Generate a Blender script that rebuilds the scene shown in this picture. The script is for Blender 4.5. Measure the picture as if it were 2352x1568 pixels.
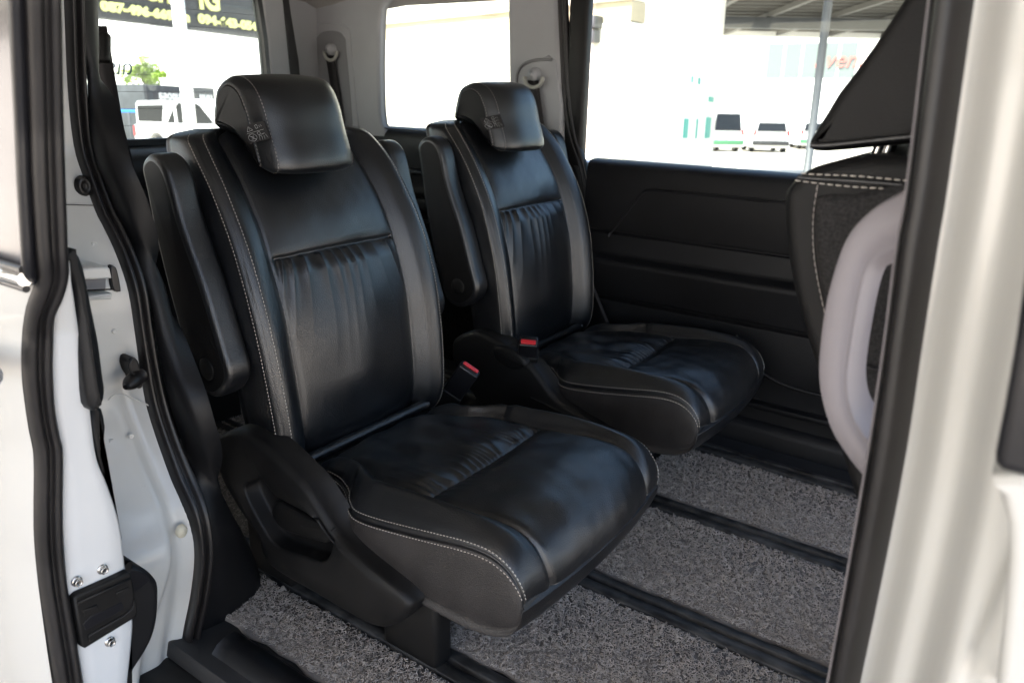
import bpy, math, random
import numpy as np
random.seed(3); RNG = np.random.default_rng(5)
for o in list(bpy.data.objects): bpy.data.objects.remove(o)
SC = bpy.context.scene
COL = SC.collection
# ------------------------------------------------------------------ camera
# metres; X = forward of the van, Y = across the van (away from the open door), Z up, z = 0 on the floor mats.
# The photograph's own pixels (2352 wide) give directions; every distance comes from the plane a thing lies on.
PW, PH, PF = 2352.0, 1568.0, 1729.0
def _n(v): v = np.array(v, float); return v/np.linalg.norm(v)
_nx = _n((-2626, 644, PF)); _ny = np.array((1274, 554, PF), float); _ny = _n(_ny-_nx*(_nx@_ny))
_ez = np.cross(_ny, _nx); _ez = _ez if _ez[1] > 0 else -_ez
_M = np.array([-_nx, _ny, _ez]); RT, UP, FW = _M[:, 0], _M[:, 1], _M[:, 2]
C0 = np.array((0, 0, 1.0))
def ray(x, y): return _n(FW*PF+RT*(x-PW/2)+UP*(PH/2-y))
def onz(x, y, z=0.0): d = ray(x, y); return C0+d*((z-C0[2])/d[2])
def ony(x, y, Y): d = ray(x, y); return C0+d*(Y/d[1])
def onx(x, y, X): d = ray(x, y); return C0+d*(X/d[0])
from mathutils import Matrix, Vector
cam_d = bpy.data.cameras.new('camera'); cam = bpy.data.objects.new('camera', cam_d); COL.objects.link(cam)
cam.matrix_world = Matrix([[RT[i], UP[i], -FW[i], C0[i]] for i in range(3)]+[[0, 0, 0, 1]])
cam_d.sensor_width = 36; cam_d.lens = PF/PW*36; cam_d.clip_start = .02; cam_d.clip_end = 2000
cam_d.dof.use_dof = True; cam_d.dof.focus_distance = 1.42; cam_d.dof.aperture_fstop = 5.6
SC.camera = cam
# ------------------------------------------------------------------ world, sun, exposure
SUN_EL, SUN_AZ = math.radians(58), math.radians(255)      # azimuth measured from +X towards +Y
w = bpy.data.worlds.new('World'); SC.world = w; w.use_nodes = True
nt = w.node_tree; nt.nodes.clear()
sky = nt.nodes.new('ShaderNodeTexSky'); sky.sky_type = 'NISHITA'; sky.sun_disc = False
sky.sun_elevation = SUN_EL; sky.sun_rotation = math.pi/2-SUN_AZ; sky.air_density = 1.0; sky.dust_density = 3.5
bg = nt.nodes.new('ShaderNodeBackground'); bg.inputs[1].default_value = 0.15
wo = nt.nodes.new('ShaderNodeOutputWorld'); nt.links.new(sky.outputs[0], bg.inputs[0]); nt.links.new(bg.outputs[0], wo.inputs[0])
sd = bpy.data.lights.new('sun', 'SUN'); sd.energy = 5.0; sd.angle = math.radians(8); sd.color = (1, .95, .88)
sun = bpy.data.objects.new('sun', sd); COL.objects.link(sun)
sun.rotation_euler = Vector((math.cos(SUN_EL)*math.cos(SUN_AZ), math.cos(SUN_EL)*math.sin(SUN_AZ), math.sin(SUN_EL))).to_track_quat('Z', 'Y').to_euler()
SC.view_settings.view_transform = 'Standard'; SC.view_settings.look = 'None'
SC.view_settings.exposure = 2.15; SC.view_settings.gamma = 1.0; SC.view_settings.use_curve_mapping = False
SC.render.engine = 'CYCLES'
SC.cycles.max_bounces = 10; SC.cycles.diffuse_bounces = 6; SC.cycles.glossy_bounces = 5; SC.cycles.transparent_max_bounces = 16
# ------------------------------------------------------------------ materials
MATS = {}
def mat(name, col, rough=.5, metal=0, spec=.5, bump=None, coat=0, var=0, varscale=30, dirt=None, detail=4, sheen=0):
    """bump = (kind, scale, strength, distance_in_metres)"""
    m = bpy.data.materials.new(name); m.use_nodes = True; t = m.node_tree; b = t.nodes['Principled BSDF']
    b.inputs['Base Color'].default_value = (*col, 1); b.inputs['Roughness'].default_value = rough
    b.inputs['Metallic'].default_value = metal; b.inputs['Specular IOR Level'].default_value = spec
    b.inputs['Coat Weight'].default_value = coat; b.inputs['Coat Roughness'].default_value = .05
    b.inputs['Sheen Weight'].default_value = sheen
    tc = t.nodes.new('ShaderNodeTexCoord')
    if var:
        n = t.nodes.new('ShaderNodeTexNoise'); n.inputs['Scale'].default_value = varscale; n.inputs['Detail'].default_value = detail
        t.links.new(tc.outputs['Object'], n.inputs['Vector'])
        mx = t.nodes.new('ShaderNodeMix'); mx.data_type = 'RGBA'
        lo = tuple(max(0, c*(1-var)) for c in col); hi = tuple(min(1, c*(1+var)) for c in col)
        if dirt: hi = dirt
        mx.inputs['A'].default_value = (*lo, 1); mx.inputs['B'].default_value = (*hi, 1)
        r = t.nodes.new('ShaderNodeMapRange'); r.inputs[1].default_value = .35; r.inputs[2].default_value = .68
        t.links.new(n.outputs['Fac'], r.inputs[0]); t.links.new(r.outputs[0], mx.inputs['Factor']); t.links.new(mx.outputs['Result'], b.inputs['Base Color'])
        r2 = t.nodes.new('ShaderNodeMapRange'); r2.inputs[3].default_value = max(.03, rough-.07); r2.inputs[4].default_value = min(1, rough+.07)
        t.links.new(n.outputs['Fac'], r2.inputs[0]); t.links.new(r2.outputs[0], b.inputs['Roughness'])
    if bump:
        kind, sc, st, dist = bump
        bp = t.nodes.new('ShaderNodeBump'); bp.inputs['Strength'].default_value = st; bp.inputs['Distance'].default_value = dist
        if kind == 'leather':
            nz = t.nodes.new('ShaderNodeTexNoise'); nz.inputs['Scale'].default_value = sc*.4; nz.inputs['Detail'].default_value = 2
            t.links.new(tc.outputs['Object'], nz.inputs['Vector'])
            ad = t.nodes.new('ShaderNodeMixRGB'); ad.inputs[0].default_value = .004
            t.links.new(tc.outputs['Object'], ad.inputs[1]); t.links.new(nz.outputs['Color'], ad.inputs[2])
            v = t.nodes.new('ShaderNodeTexVoronoi'); v.inputs['Scale'].default_value = sc; v.feature = 'DISTANCE_TO_EDGE'
            t.links.new(ad.outputs[0], v.inputs['Vector'])
            pw = t.nodes.new('ShaderNodeMath'); pw.operation = 'POWER'; pw.inputs[1].default_value = .5
            t.links.new(v.outputs['Distance'], pw.inputs[0])
            h = pw.outputs[0]
        else:
            v = t.nodes.new('ShaderNodeTexNoise'); v.inputs['Scale'].default_value = sc; v.inputs['Detail'].default_value = 5
            t.links.new(tc.outputs['Object'], v.inputs['Vector']); h = v.outputs['Fac']
        t.links.new(h, bp.inputs['Height']); t.links.new(bp.outputs[0], b.inputs['Normal'])
    MATS[name] = m; return m
def emis(name, col, s):
    m = bpy.data.materials.new(name); m.use_nodes = True; t = m.node_tree; b = t.nodes['Principled BSDF']
    b.inputs['Emission Color'].default_value = (*col, 1); b.inputs['Emission Strength'].default_value = s; MATS[name] = m
def glass(name, tint=(.9, .95, .93), fres=1.0):
    m = bpy.data.materials.new(name); m.use_nodes = True; t = m.node_tree; t.nodes.clear()
    o = t.nodes.new('ShaderNodeOutputMaterial'); tr = t.nodes.new('ShaderNodeBsdfTransparent'); tr.inputs[0].default_value = (*tint, 1)
    g = t.nodes.new('ShaderNodeBsdfGlossy'); g.inputs['Roughness'].default_value = .02
    ge = t.nodes.new('ShaderNodeNewGeometry'); dt = t.nodes.new('ShaderNodeVectorMath'); dt.operation = 'DOT_PRODUCT'
    t.links.new(ge.outputs['Incoming'], dt.inputs[0]); t.links.new(ge.outputs['Normal'], dt.inputs[1])
    ops = []; src = dt.outputs['Value']
    for op, val, rev in (('ABSOLUTE', None, 0), ('SUBTRACT', 1.0, 1), ('POWER', 5.0, 0), ('MULTIPLY', .95, 0), ('ADD', .03, 0)):
        q = t.nodes.new('ShaderNodeMath'); q.operation = op
        t.links.new(src, q.inputs[1 if rev else 0])
        if val is not None: q.inputs[0 if rev else 1].default_value = val
        src = q.outputs[0]
    ml = q
    mx = t.nodes.new('ShaderNodeMixShader'); t.links.new(ml.outputs[0], mx.inputs[0]); t.links.new(tr.outputs[0], mx.inputs[1]); t.links.new(g.outputs[0], mx.inputs[2])
    t.links.new(mx.outputs[0], o.inputs[0]); MATS[name] = m
mat('leather', (.0052, .0058, .0072), .325, spec=.82, bump=('leather', 250, .36, .0011), var=.25, varscale=14)
mat('vinyl', (.024, .0215, .021), .44, spec=.5, bump=('leather', 230, .5, .0013), var=.2, varscale=20)
mat('plastic', (.0055, .0052, .0052), .52, spec=.30, bump=('noise', 900, .12, .0004), var=.2, varscale=25)
mat('soft_plastic', (.0048, .0049, .0058), .5, spec=.34, bump=('noise', 1100, .2, .0005), var=.2, varscale=12)
mat('dark_vinyl', (.0045, .0043, .0045), .55, spec=.26, bump=('leather', 280, .3, .0010), var=.2, varscale=20)
mat('gloss_plastic', (.008, .008, .010), .3, spec=.5)
mat('rubber', (.010, .0088, .009), .42, spec=.5, bump=('noise', 300, .1, .0006), var=.25, varscale=18)
mat('fabric', (.022, .021, .021), .85, spec=.2, bump=('noise', 700, .6, .001), var=.4, varscale=300)
mat('webbing', (.016, .014, .015), .7, spec=.3, bump=('noise', 900, .4, .0006))
mat('paint', (.56, .555, .53), .22, spec=.5, coat=.6, var=.015, varscale=6)
mat('jamb_paint', (.56, .565, .545), .33, spec=.5, coat=.3, var=.05, varscale=7)
mat('door_paint', (.64, .65, .65), .3, spec=.5, coat=.3, var=.02, varscale=7)
mat('grey_trim', (.29, .293, .305), .6, spec=.4, bump=('noise', 900, .15, .0004), var=.04, varscale=8)
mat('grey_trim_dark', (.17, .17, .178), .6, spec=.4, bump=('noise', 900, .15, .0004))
mat('lilac_trim', (.225, .208, .225), .5, spec=.4, bump=('noise', 1200, .12, .0003), var=.03, varscale=12)
mat('headliner', (.30, .29, .28), .9, spec=.1, bump=('noise', 600, .5, .001))
mat('belt_steel', (.30, .30, .27), .4, spec=.5)
mat('chrome', (.75, .75, .74), .12, metal=1)
mat('bolt_steel', (.55, .54, .52), .25, metal=1, var=.15, varscale=200)
mat('mat_loop', (.44, .385, .335), .45, spec=.5, var=.25, varscale=60)
mat('mat_base', (.19, .168, .148), .8, bump=('noise', 300, .6, .003))
mat('floor_black', (.012, .012, .013), .7, bump=('noise', 500, .4, .001), var=.3, varscale=20)
mat('rail', (.016, .016, .0165), .48, spec=.4, var=.45, varscale=25, dirt=(.055, .053, .05), bump=('noise', 200, .15, .0006))
mat('stitch', (.50, .46, .41), .7)
mat('stitch_dim', (.30, .27, .25), .7)
mat('red', (.62, .02, .03), .35)
mat('white_print', (.75, .75, .75), .7)
mat('clip', (.62, .58, .45), .5)
glass('window_glass'); glass('privacy_glass', (.80, .82, .82), 1.0)
# ------------------------------------------------------------------ helpers
def link(o, parent):
    COL.objects.link(o)
    if parent is not None: o.parent = parent
    return o
def world_loc(o):
    v = np.zeros(3)
    while o is not None: v = v+np.array(o.location); o = o.parent
    return v
def thing(name, label, cat, loc, group=None):
    o = bpy.data.objects.new(name, None); COL.objects.link(o); o.location = loc; o.empty_display_size = .05
    o['label'] = label; o['category'] = cat
    if group: o['group'] = group
    return o
def mk(name, V, F, m, parent=None, smooth=True, flatfaces=(), label=None):
    V = np.asarray(V, float)-(world_loc(parent) if parent is not None else 0)
    me = bpy.data.meshes.new(name); me.from_pydata(V.tolist(), [], [tuple(f) for f in F]); me.update()
    sm = np.full(len(me.polygons), bool(smooth))
    for i in flatfaces: sm[i] = False
    me.polygons.foreach_set('use_smooth', sm)
    me.materials.append(MATS[m]); o = bpy.data.objects.new(name, me); link(o, parent)
    if label: o['label'] = label
    return o
def stuff(o): o['kind'] = 'stuff'; return o
def struct(o): o['kind'] = 'structure'; return o
def cat(pts, n=8, closed=False):
    """Catmull-Rom through points, n samples per segment"""
    P = np.asarray(pts, float); N = len(P); out = []
    for i in range(N if closed else N-1):
        if closed: a, b, c, d = P[i-1], P[i], P[(i+1) % N], P[(i+2) % N]
        else: a, b, c, d = P[max(i-1, 0)], P[i], P[i+1], P[min(i+2, N-1)]
        for t in np.arange(n)/n:
            out.append(.5*((2*b)+(c-a)*t+(2*a-5*b+4*c-d)*t*t+(3*b-a-3*c+d)*t**3))
    if not closed: out.append(P[-1])
    return np.array(out)
def resample(P, step=None, n=None, closed=False):
    P = np.asarray(P, float)
    if closed: P = np.vstack([P, P[:1]])
    L = np.concatenate([[0], np.cumsum(np.linalg.norm(np.diff(P, axis=0), axis=1))])
    if n is None: n = max(2, int(L[-1]/step)+1)
    t = np.linspace(0, L[-1], n+1)[:-1] if closed else np.linspace(0, L[-1], n)
    return np.stack([np.interp(t, L, P[:, k]) for k in range(P.shape[1])], 1)
def gridfaces(nu, nv, cu=False, cv=False, base=0):
    I = np.arange(nu if cu else nu-1); J = np.arange(nv if cv else nv-1)
    a, b = np.meshgrid(I, J, indexing='ij'); a = a.ravel(); b = b.ravel(); a2 = (a+1) % nu; b2 = (b+1) % nv
    return np.stack([a*nv+b, a2*nv+b, a2*nv+b2, a*nv+b2], 1)+base
def grid(name, G, m, parent, cu=False, cv=False, caps=False, flip=False, smooth=True, label=None):
    G = np.asarray(G, float); nu, nv = G.shape[:2]; F = gridfaces(nu, nv, cu, cv).tolist()
    ff = []
    if caps:
        F.append(list(range(nv))[::-1]); F.append([(nu-1)*nv+i for i in range(nv)]); ff = [len(F)-2, len(F)-1]
    if flip: F = [f[::-1] for f in F]
    return mk(name, G.reshape(-1, 3), F, m, parent, smooth, ff, label)
def box(name, x0, x1, y0, y1, z0, z1, m, parent, r=.004, seg=2, label=None):
    import bmesh
    bm = bmesh.new(); bmesh.ops.create_cube(bm, size=1)
    for v in bm.verts: v.co = Vector(((x0+x1)/2+v.co.x*(x1-x0), (y0+y1)/2+v.co.y*(y1-y0), (z0+z1)/2+v.co.z*(z1-z0)))
    if r: bmesh.ops.bevel(bm, geom=list(bm.edges), offset=r, segments=seg, affect='EDGES', profile=.5)
    return bm_obj(name, bm, m, parent, label)
def bm_obj(name, bm, m, parent, label=None, smooth=True):
    import bmesh
    bmesh.ops.recalc_face_normals(bm, faces=bm.faces)
    off = world_loc(parent) if parent is not None else np.zeros(3)
    for v in bm.verts: v.co -= Vector(off)
    me = bpy.data.meshes.new(name); bm.to_mesh(me); bm.free(); me.materials.append(MATS[m])
    if smooth:
        me.polygons.foreach_set('use_smooth', [True]*len(me.polygons)); me.set_sharp_from_angle(angle=math.radians(35))
    o = bpy.data.objects.new(name, me); link(o, parent)
    if label: o['label'] = label
    return o
def area2(P): x, y = P[:, 0], P[:, 1]; return .5*np.sum(x*np.roll(y, -1)-y*np.roll(x, -1))
def slab(name, outline, to3, d0, d1, r, m, parent, seg=4, smoothn=5, both=False, bulge=0, label=None, capmat=None):
    """closed 2-D outline extruded from depth d0 (face seen) to d1 with the d0 rim (and d1 rim if both) rounded by r"""
    P = cat(outline, smoothn, True) if smoothn else np.asarray(outline, float)
    if area2(P) < 0: P = P[::-1]
    e = np.roll(P, -1, 0)-np.roll(P, 1, 0); nrm = np.stack([-e[:, 1], e[:, 0]], 1); nrm /= np.linalg.norm(nrm, axis=1)[:, None]+1e-12
    sg = 1 if d1 > d0 else -1; rings = []
    for i in range(seg+1):
        a = math.pi/2*i/seg; rings.append((r*(1-math.sin(a)), d0+sg*r*(1-math.cos(a))))
    if both:
        for i in range(seg, -1, -1):
            a = math.pi/2*i/seg; rings.append((r*(1-math.sin(a)), d1-sg*r*(1-math.cos(a))))
    else: rings.append((0, d1))
    G = np.array([[to3(*(p+n*ins), d) for p, n in zip(P, nrm)] for ins, d in rings])
    n = len(P); V = G.reshape(-1, 3); F = gridfaces(len(rings), n, False, True).tolist(); ff = []
    if bulge:
        c = P.mean(0); base = len(V); k = 4; ring0 = P+nrm*r; extra = []
        for j in range(1, k+1):
            s = 1-j/(k+.6); q = c+(ring0-c)*s; extra.append([to3(*p, d0-sg*bulge*(1-s*s)) for p in q])
        V = np.vstack([V, np.array(extra).reshape(-1, 3)])
        prev = 0
        for j in range(k):
            cur = base+j*n
            for i in range(n): F.append([prev+i, prev+(i+1) % n, cur+(i+1) % n, cur+i])
            prev = cur
        F.append([prev+i for i in range(n)])
    else: F.append(list(range(n))); ff.append(len(F)-1)
    nb = len(F); F.append([(len(rings)-1)*n+i for i in range(n)]); ff.append(len(F)-1)
    o = mk(name, V, F, m, parent, True, ff, label)
    if capmat:
        o.data.materials.append(MATS[capmat]); k0 = (len(rings)-1)*n; o.data.polygons.foreach_set('material_index', np.array([0]*k0+[1]*(len(F)-k0), np.int32))
    return o
def XZ(x, z, d): return np.array((x, d, z))
def slab_px(name, px, Y0, Y1, r, m, parent, **k):
    pts = [ony(x, y, Y0)[[0, 2]] for x, y in px]
    return slab(name, pts, XZ, Y0, Y1, r, m, parent, **k)
def tube(name, path, rad, m, parent, n=8, closed=False, caps=True, label=None, flat=None):
    """round (or flat=(w,h) elliptic, needs up vector) tube along a path"""
    P = np.asarray(path, float); T = np.gradient(P, axis=0); T /= np.linalg.norm(T, axis=1)[:, None]+1e-12
    up = np.array((0, 0, 1.)) if abs(T[0][2]) < .9 else np.array((0, 1., 0))
    G = []; u = np.cross(T[0], up); u /= np.linalg.norm(u)
    R = np.broadcast_to(np.asarray(rad, float), (len(P),))
    for p, t, rr in zip(P, T, R):
        u = u-t*(u@t); u /= np.linalg.norm(u); v = np.cross(t, u)
        G.append([p+rr*(math.cos(a)*u+math.sin(a)*v) for a in np.arange(n)*2*math.pi/n])
    return grid(name, G, m, parent, False, True, caps, label=label)
def sweep(name, A, B, prof, m, parent, label=None, N=None, caps=False, flip=False):
    """ruled strip between curves A and B; prof = list of (t across 0..1, height); height along the strip's outward normal (towards the camera side)"""
    A = np.asarray(A); B = np.asarray(B); T = np.gradient(A, axis=0); G = []
    for a, b, t in zip(A, B, T):
        ac = b-a; n = np.cross(t, ac); n /= np.linalg.norm(n)+1e-12
        if n@(C0-a) < 0: n = -n
        G.append([a+ac*u+n*h for u, h in prof])
    return grid(name, G, m, parent, label=label, caps=caps, flip=flip)
def text_mesh(name, body, size, m, parent, M4, ext=.002, align='CENTER', shear=0, offset=0):
    cu = bpy.data.curves.new(name, 'FONT'); cu.body = body; cu.size = size; cu.align_x = align; cu.extrude = ext; cu.shear = shear; cu.offset = offset
    t = bpy.data.objects.new(name+'_tmp', cu); COL.objects.link(t); bpy.context.view_layer.update()
    me = bpy.data.meshes.new_from_object(t.evaluated_get(bpy.context.evaluated_depsgraph_get())); bpy.data.objects.remove(t)
    me.materials.clear(); me.materials.append(MATS[m]); me.transform(M4)
    off = Vector(world_loc(parent)) if parent is not None else Vector()
    me.transform(Matrix.Translation(-off)); o = bpy.data.objects.new(name, me); link(o, parent); return o
class Noise:
    """cheap smooth 2-D noise: a sum of random sines"""
    def __init__(s, n, fx, fy, seed):
        g = np.random.default_rng(seed); s.k = g.normal(size=(n, 2))*np.array((fx, fy)); s.p = g.uniform(0, 6.28, n); s.n = n
    def __call__(s, x, y):
        r = 0
        for (a, b), p in zip(s.k, s.p): r = r+np.sin(a*x+b*y+p)
        return r/math.sqrt(s.n/2)
def normals(G, cv=True):
    du = np.gradient(G, axis=0); dv = (np.roll(G, -1, 1)-np.roll(G, 1, 1)) if cv else np.gradient(G, axis=1)
    n = np.cross(du, dv); return n/(np.linalg.norm(n, axis=2)[..., None]+1e-12)
def stitches(name, path, nrm, m, parent, ln=.0048, gap=.0022, r=.00075, lift=.0004):
    """dashes of thread along a path lying on a surface"""
    P = np.asarray(path); L = np.concatenate([[0], np.cumsum(np.linalg.norm(np.diff(P, axis=0), axis=1))])
    n = int(L[-1]/(ln+gap)); V = []; F = []
    at = lambda q, A: np.array([np.interp(q, L, A[:, k]) for k in range(3)])
    for i in range(n):
        s0 = i*(ln+gap); a = at(s0, P); b = at(s0+ln, P); mid = at(s0+ln/2, P); N = at(s0+ln/2, nrm); N = N/(np.linalg.norm(N)+1e-9)
        t = _n(b-a+1e-9); sd_ = np.cross(t, N); base = len(V)
        for p, h, w_ in ((a, -.0006, .7), (mid, r+lift, 1.0), (b, -.0006, .7)):
            q = p+N*h
            V += [q+sd_*r*w_, q+N*r*w_, q-sd_*r*w_, q-N*r]
        for j in range(2):
            for k in range(4): F.append((base+j*4+k, base+j*4+(k+1) % 4, base+j*4+4+(k+1) % 4, base+j*4+4+k))
    return stuff(mk(name, V, F, m, parent, True))
SS = lambda x: np.clip(x, 0, 1)**2*(3-2*np.clip(x, 0, 1))
G_ = lambda d, w_: np.exp(-(d/w_)**2)
# ------------------------------------------------------------------ the two rear seats
SY = 1.055           # across position of the near seat's centre line
SEAT_GROUP = None
def half_section(ctrl, counts):
    """ctrl (k,2) right half from front centre to back centre -> closed loop (left half mirrored)"""
    k = np.asarray(ctrl, float); ext = np.vstack([k[1:2]*[-1, 1], k, k[-2:-1]*[-1, 1]]); out = []
    for i in range(len(k)-1):
        a, b, c, d = ext[i], ext[i+1], ext[i+2], ext[i+3]
        t = (np.arange(counts[i])/counts[i])[:, None]
        out.append(.5*((2*b)+(c-a)*t+(2*a-5*b+4*c-d)*t*t+(3*b-a-3*c+d)*t**3))
    h = np.vstack(out+[k[-1:]]); return np.vstack([h, (h[1:-1]*[-1, 1])[::-1]])
def orient(G, outward_ref):
    N = normals(G); c = G.mean((0, 1)); s = np.sum((G-c)*N)
    return (G, N) if s > 0 else (G[:, ::-1], -normals(G)[:, ::-1])
def path_on(G, N, jj, i0=0, i1=None, off=0):
    P = G[i0:i1, jj]; return P, N[i0:i1, jj]

def build_seat(origin):
    root = thing('rear_seat', 'seat', 'seat', origin)
    # ---------------- backrest
    Fc = [(-1.135, .252), (-1.100, .270), (-1.082, .330), (-1.091, .46), (-1.112, .582), (-1.156, .711), (-1.212, .810), (-1.262, .871), (-1.297, .901), (-1.330, .912)]
    Rc = [(-1.150, .252), (-1.185, .268), (-1.200, .33), (-1.225, .48), (-1.260, .62), (-1.310, .755), (-1.355, .840), (-1.378, .878), (-1.380, .900), (-1.360, .911)]
    Wc = [.205, .236, .245, .252, .255, .252, .246, .238, .224, .180]
    F_ = cat(np.array(Fc), 40); R_ = cat(np.array(Rc), 40); W_ = cat(np.array(Wc)[:, None], 40)[:, 0]
    arc = np.concatenate([[0], np.cumsum(np.linalg.norm(np.diff(F_, axis=0), axis=1))]); q = np.linspace(0, arc[-1], 270)
    F_ = np.stack([np.interp(q, arc, F_[:, k]) for k in (0, 1)], 1); R_ = np.stack([np.interp(q, arc, R_[:, k]) for k in (0, 1)], 1); W_ = np.interp(q, arc, W_)
    cnt = (46, 40, 14, 12, 10, 8, 6, 5, 4, 6)
    G = []; Yl = []
    for f, r, w_ in zip(F_, R_, W_):
        D = np.linalg.norm(r-f); k = min(1, D/.10); ax = (f-r)/max(D, 1e-6)
        c = [(0, -.022*k), (.45*w_, -.026*k), (.655*w_, -.030*k), (.775*w_, -.006*k), (.88*w_, .004*k), (.955*w_, -.006*k), (.992*w_, -.024*k), (w_, -.5*D), (.975*w_, -.82*D), (.88*w_, -.98*D), (0, -D)]
        if D < .06: c[7] = (w_, -.62*D)
        h = half_section(c, cnt); G.append(np.stack([f[0]+ax[0]*h[:, 1], SY+h[:, 0], f[1]+ax[1]*h[:, 1]], 1)); Yl.append(h[:, 0])
    G = np.array(G); Yl = np.array(Yl); nt_ = G.shape[1]
    N = normals(G); cen = G.mean(1, keepdims=True)
    if np.sum((G-cen)*N) < 0: N = -N; flip = False
    else: flip = True
    front = np.zeros(nt_); nf = sum(cnt[:5]); idx = np.minimum(np.arange(nt_), nt_-np.arange(nt_)); front[idx <= nf] = 1; front = front[None, :]
    z = F_[:, 1][:, None]; ya = np.abs(Yl); seam = .655*W_[:, None]; ins = SS((seam-ya)/.012)
    zh = .672+.006*np.cos(Yl*9)
    d = -.0045*G_(ya-seam, .0030)-.004*G_(ya-seam, .011)
    d = d+ins*(-.0065*G_(z-zh, .0032)-.003*G_(z-zh, .012))
    nz1 = Noise(9, 60, 9, 11); nz2 = Noise(9, 26, 16, 12); nz3 = Noise(14, 90, 60, 13); nzA = Noise(5, 18, 4, 3)
    below = np.clip(zh-z, 0, 9); yy = Yl*(1-.25*below/.2)+.004*nz2(Yl, z)
    ph = 2*np.pi*yy/.0285+2.2*nzA(yy, z*.3)
    fold = 1-2*np.abs(np.sin(ph/2))**.8
    amp = (.0040+.0018*nzA(yy+.3, z*0))*np.exp(-below/.058)*SS(below/.006)*(z < zh)
    d = d+ins*np.clip(amp, 0, .0068)*fold
    d = d+ins*(z < zh)*SS(below/.05)*(.0012*nz1(Yl*.8, z)*np.exp(-below/.12)+.0010*nz2(Yl*.7, z))
    up_ = np.clip(z-zh, 0, 9)
    d = d+ins*(z > zh)*(.006*SS(up_/.07)*(1-(Yl/.17)**2)+.0007*nz2(Yl*.5, z*.7)*SS(up_/.02)+.00012*nz3(Yl, z))
    d = d+ins*(z < zh)*(.012*SS(below/.04)*(1-(Yl/.17)**2))*SS((z-.33)/.1)
    d = d+.0005*nz2(Yl*1.3, z*1.7)
    # outer welt between front cover and side panel
    d = d-.0035*G_(ya-.972*W_[:, None], .0028)*(np.abs(idx[None, :]-sum(cnt[:5])) < 14)
    G = G+N*(d*front)[..., None]
    b = grid('backrest', G, 'leather', root, False, True, True, flip=flip)
    N = normals(G); N = N if not flip else N
    if np.sum((G-cen)*N) < 0: N = -N
    V = []
    # stitches: two rows either side of the welt on both edges
    for side in (1, -1):
        for jo, mm in ((-7, 'stitch'), (6, 'stitch')):
            j = nf+jo; j = j if side == 1 else nt_-j
            stitches('stitching', G[10:262, j], N[10:262, j], mm, b)
    # ---------------- headrest
    prof = [(-1.336, .985), (-1.310, 1.003), (-1.270, 1.010), (-1.228, .998), (-1.203, .965), (-1.186, .910), (-1.170, .862), (-1.172, .842), (-1.192, .840), (-1.222, .866), (-1.262, .896), (-1.315, .908), (-1.348, .912), (-1.352, .930)]
    def hd(x, z, dd):
        t = abs(dd-HC)/.110; fr = SS((x+1.33)/.13)
        return np.array((x-.042*fr*t**3, dd, z-.004*t**4*(z > .95)))
    HC = SY-.034; prof = [(x_+.012*SS((x_+1.33)/.13), z_) for x_, z_ in prof]
    PR = cat(prof, 8, True)
    if area2(PR) < 0: PR = PR[::-1]
    e = np.roll(PR, -1, 0)-np.roll(PR, 1, 0); nr = np.stack([-e[:, 1], e[:, 0]], 1); nr /= np.linalg.norm(nr, axis=1)[:, None]
    ys = [-1, ]; r = .017; rings = []; hw = .110
    for i in range(7): a = math.pi/2*i/6; rings.append(('i', r*(1-math.sin(a)), -hw+r*(1-math.cos(a))))
    for t in np.linspace(-hw+r, hw-r, 50)[1:-1]: rings.append(('i', 0, t))
    for i in range(6, -1, -1): a = math.pi/2*i/6; rings.append(('i', r*(1-math.sin(a)), hw-r*(1-math.cos(a))))
    G = []; c = np.array((-1.262, .935))
    hn = Noise(8, 30, 40, 44)
    for kind, v, y in rings:
        if kind == 'i': q = PR+nr*v
        else: q = (PR+nr*r); q = c+(q-c)*(1-v)
        if kind == 'i':
            wl = .0028*G_(y-(-hw+.0065), .0022)+.0028*G_(y-(hw-.0065), .0022); q = q+nr*wl
            q = q-nr*(.005*(1-(y/hw)**2)) if v == 0 else q
            q = q+nr*(.0006*hn(q[:, :1]*1+y, q[:, 1:]))
        G.append([hd(p[0], p[1], HC+y) for p in q])
    G = np.array(G); N = normals(G); cc = G.mean(1, keepdims=True)
    fl = np.sum((G-cc)*N) > 0
    h = grid('headrest', G, 'leather', root, False, True, True, flip=bool(fl)); h.data.materials.append(MATS['dark_vinyl'])
    mi = np.zeros(len(h.data.polygons), np.int32); mi[-2:] = 1; h.data.polygons.foreach_set('material_index', mi)
    if not fl: N = -N
    # rim stitches, front half of the profile only
    sel = [i for i in range(len(PR)) if PR[i, 0] > -1.325 or PR[i, 1] > .955]
    start = max(range(len(sel)), key=lambda a: (sel[a]-sel[a-1]) % len(PR)); sel = sel[start:]+sel[:start]
    # keep run over the top and down the front
    top = [i for i in sel if not (PR[i, 1] < .91 and PR[i, 0] < -1.18)]
    st = max(range(len(top)), key=lambda a: (top[a]-top[a-1]) % len(PR)); top = top[st:]+top[:st]
    ri_out = 6; ri_in = 2
    nR = len(rings)
    for ri in (ri_out, nR-1-ri_out):
        stitches('stitching', G[ri, top], N[ri, top], 'stitch_dim', h)
    for ri in (1, nR-2): stitches('stitching', G[ri, top], N[ri, top], 'stitch_dim', h)
    # warning label sewn into the near side seam
    def lab(u, v, o=0):   # u along, v up inside the label, metres
        o0 = ony(557, 291, HC-hw-.0012); a = ony(607, 278, HC-hw-.0012)-o0; bb = ony(573, 331, HC-hw-.0012)-o0
        return o0+_n(a)*u+_n(bb)*v+np.array((0, -o-.0016, 0))
    la = np.linalg.norm(ony(607, 278, .905)-ony(557, 291, .905)); lb = np.linalg.norm(ony(573, 331, .905)-ony(557, 291, .905))
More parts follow.
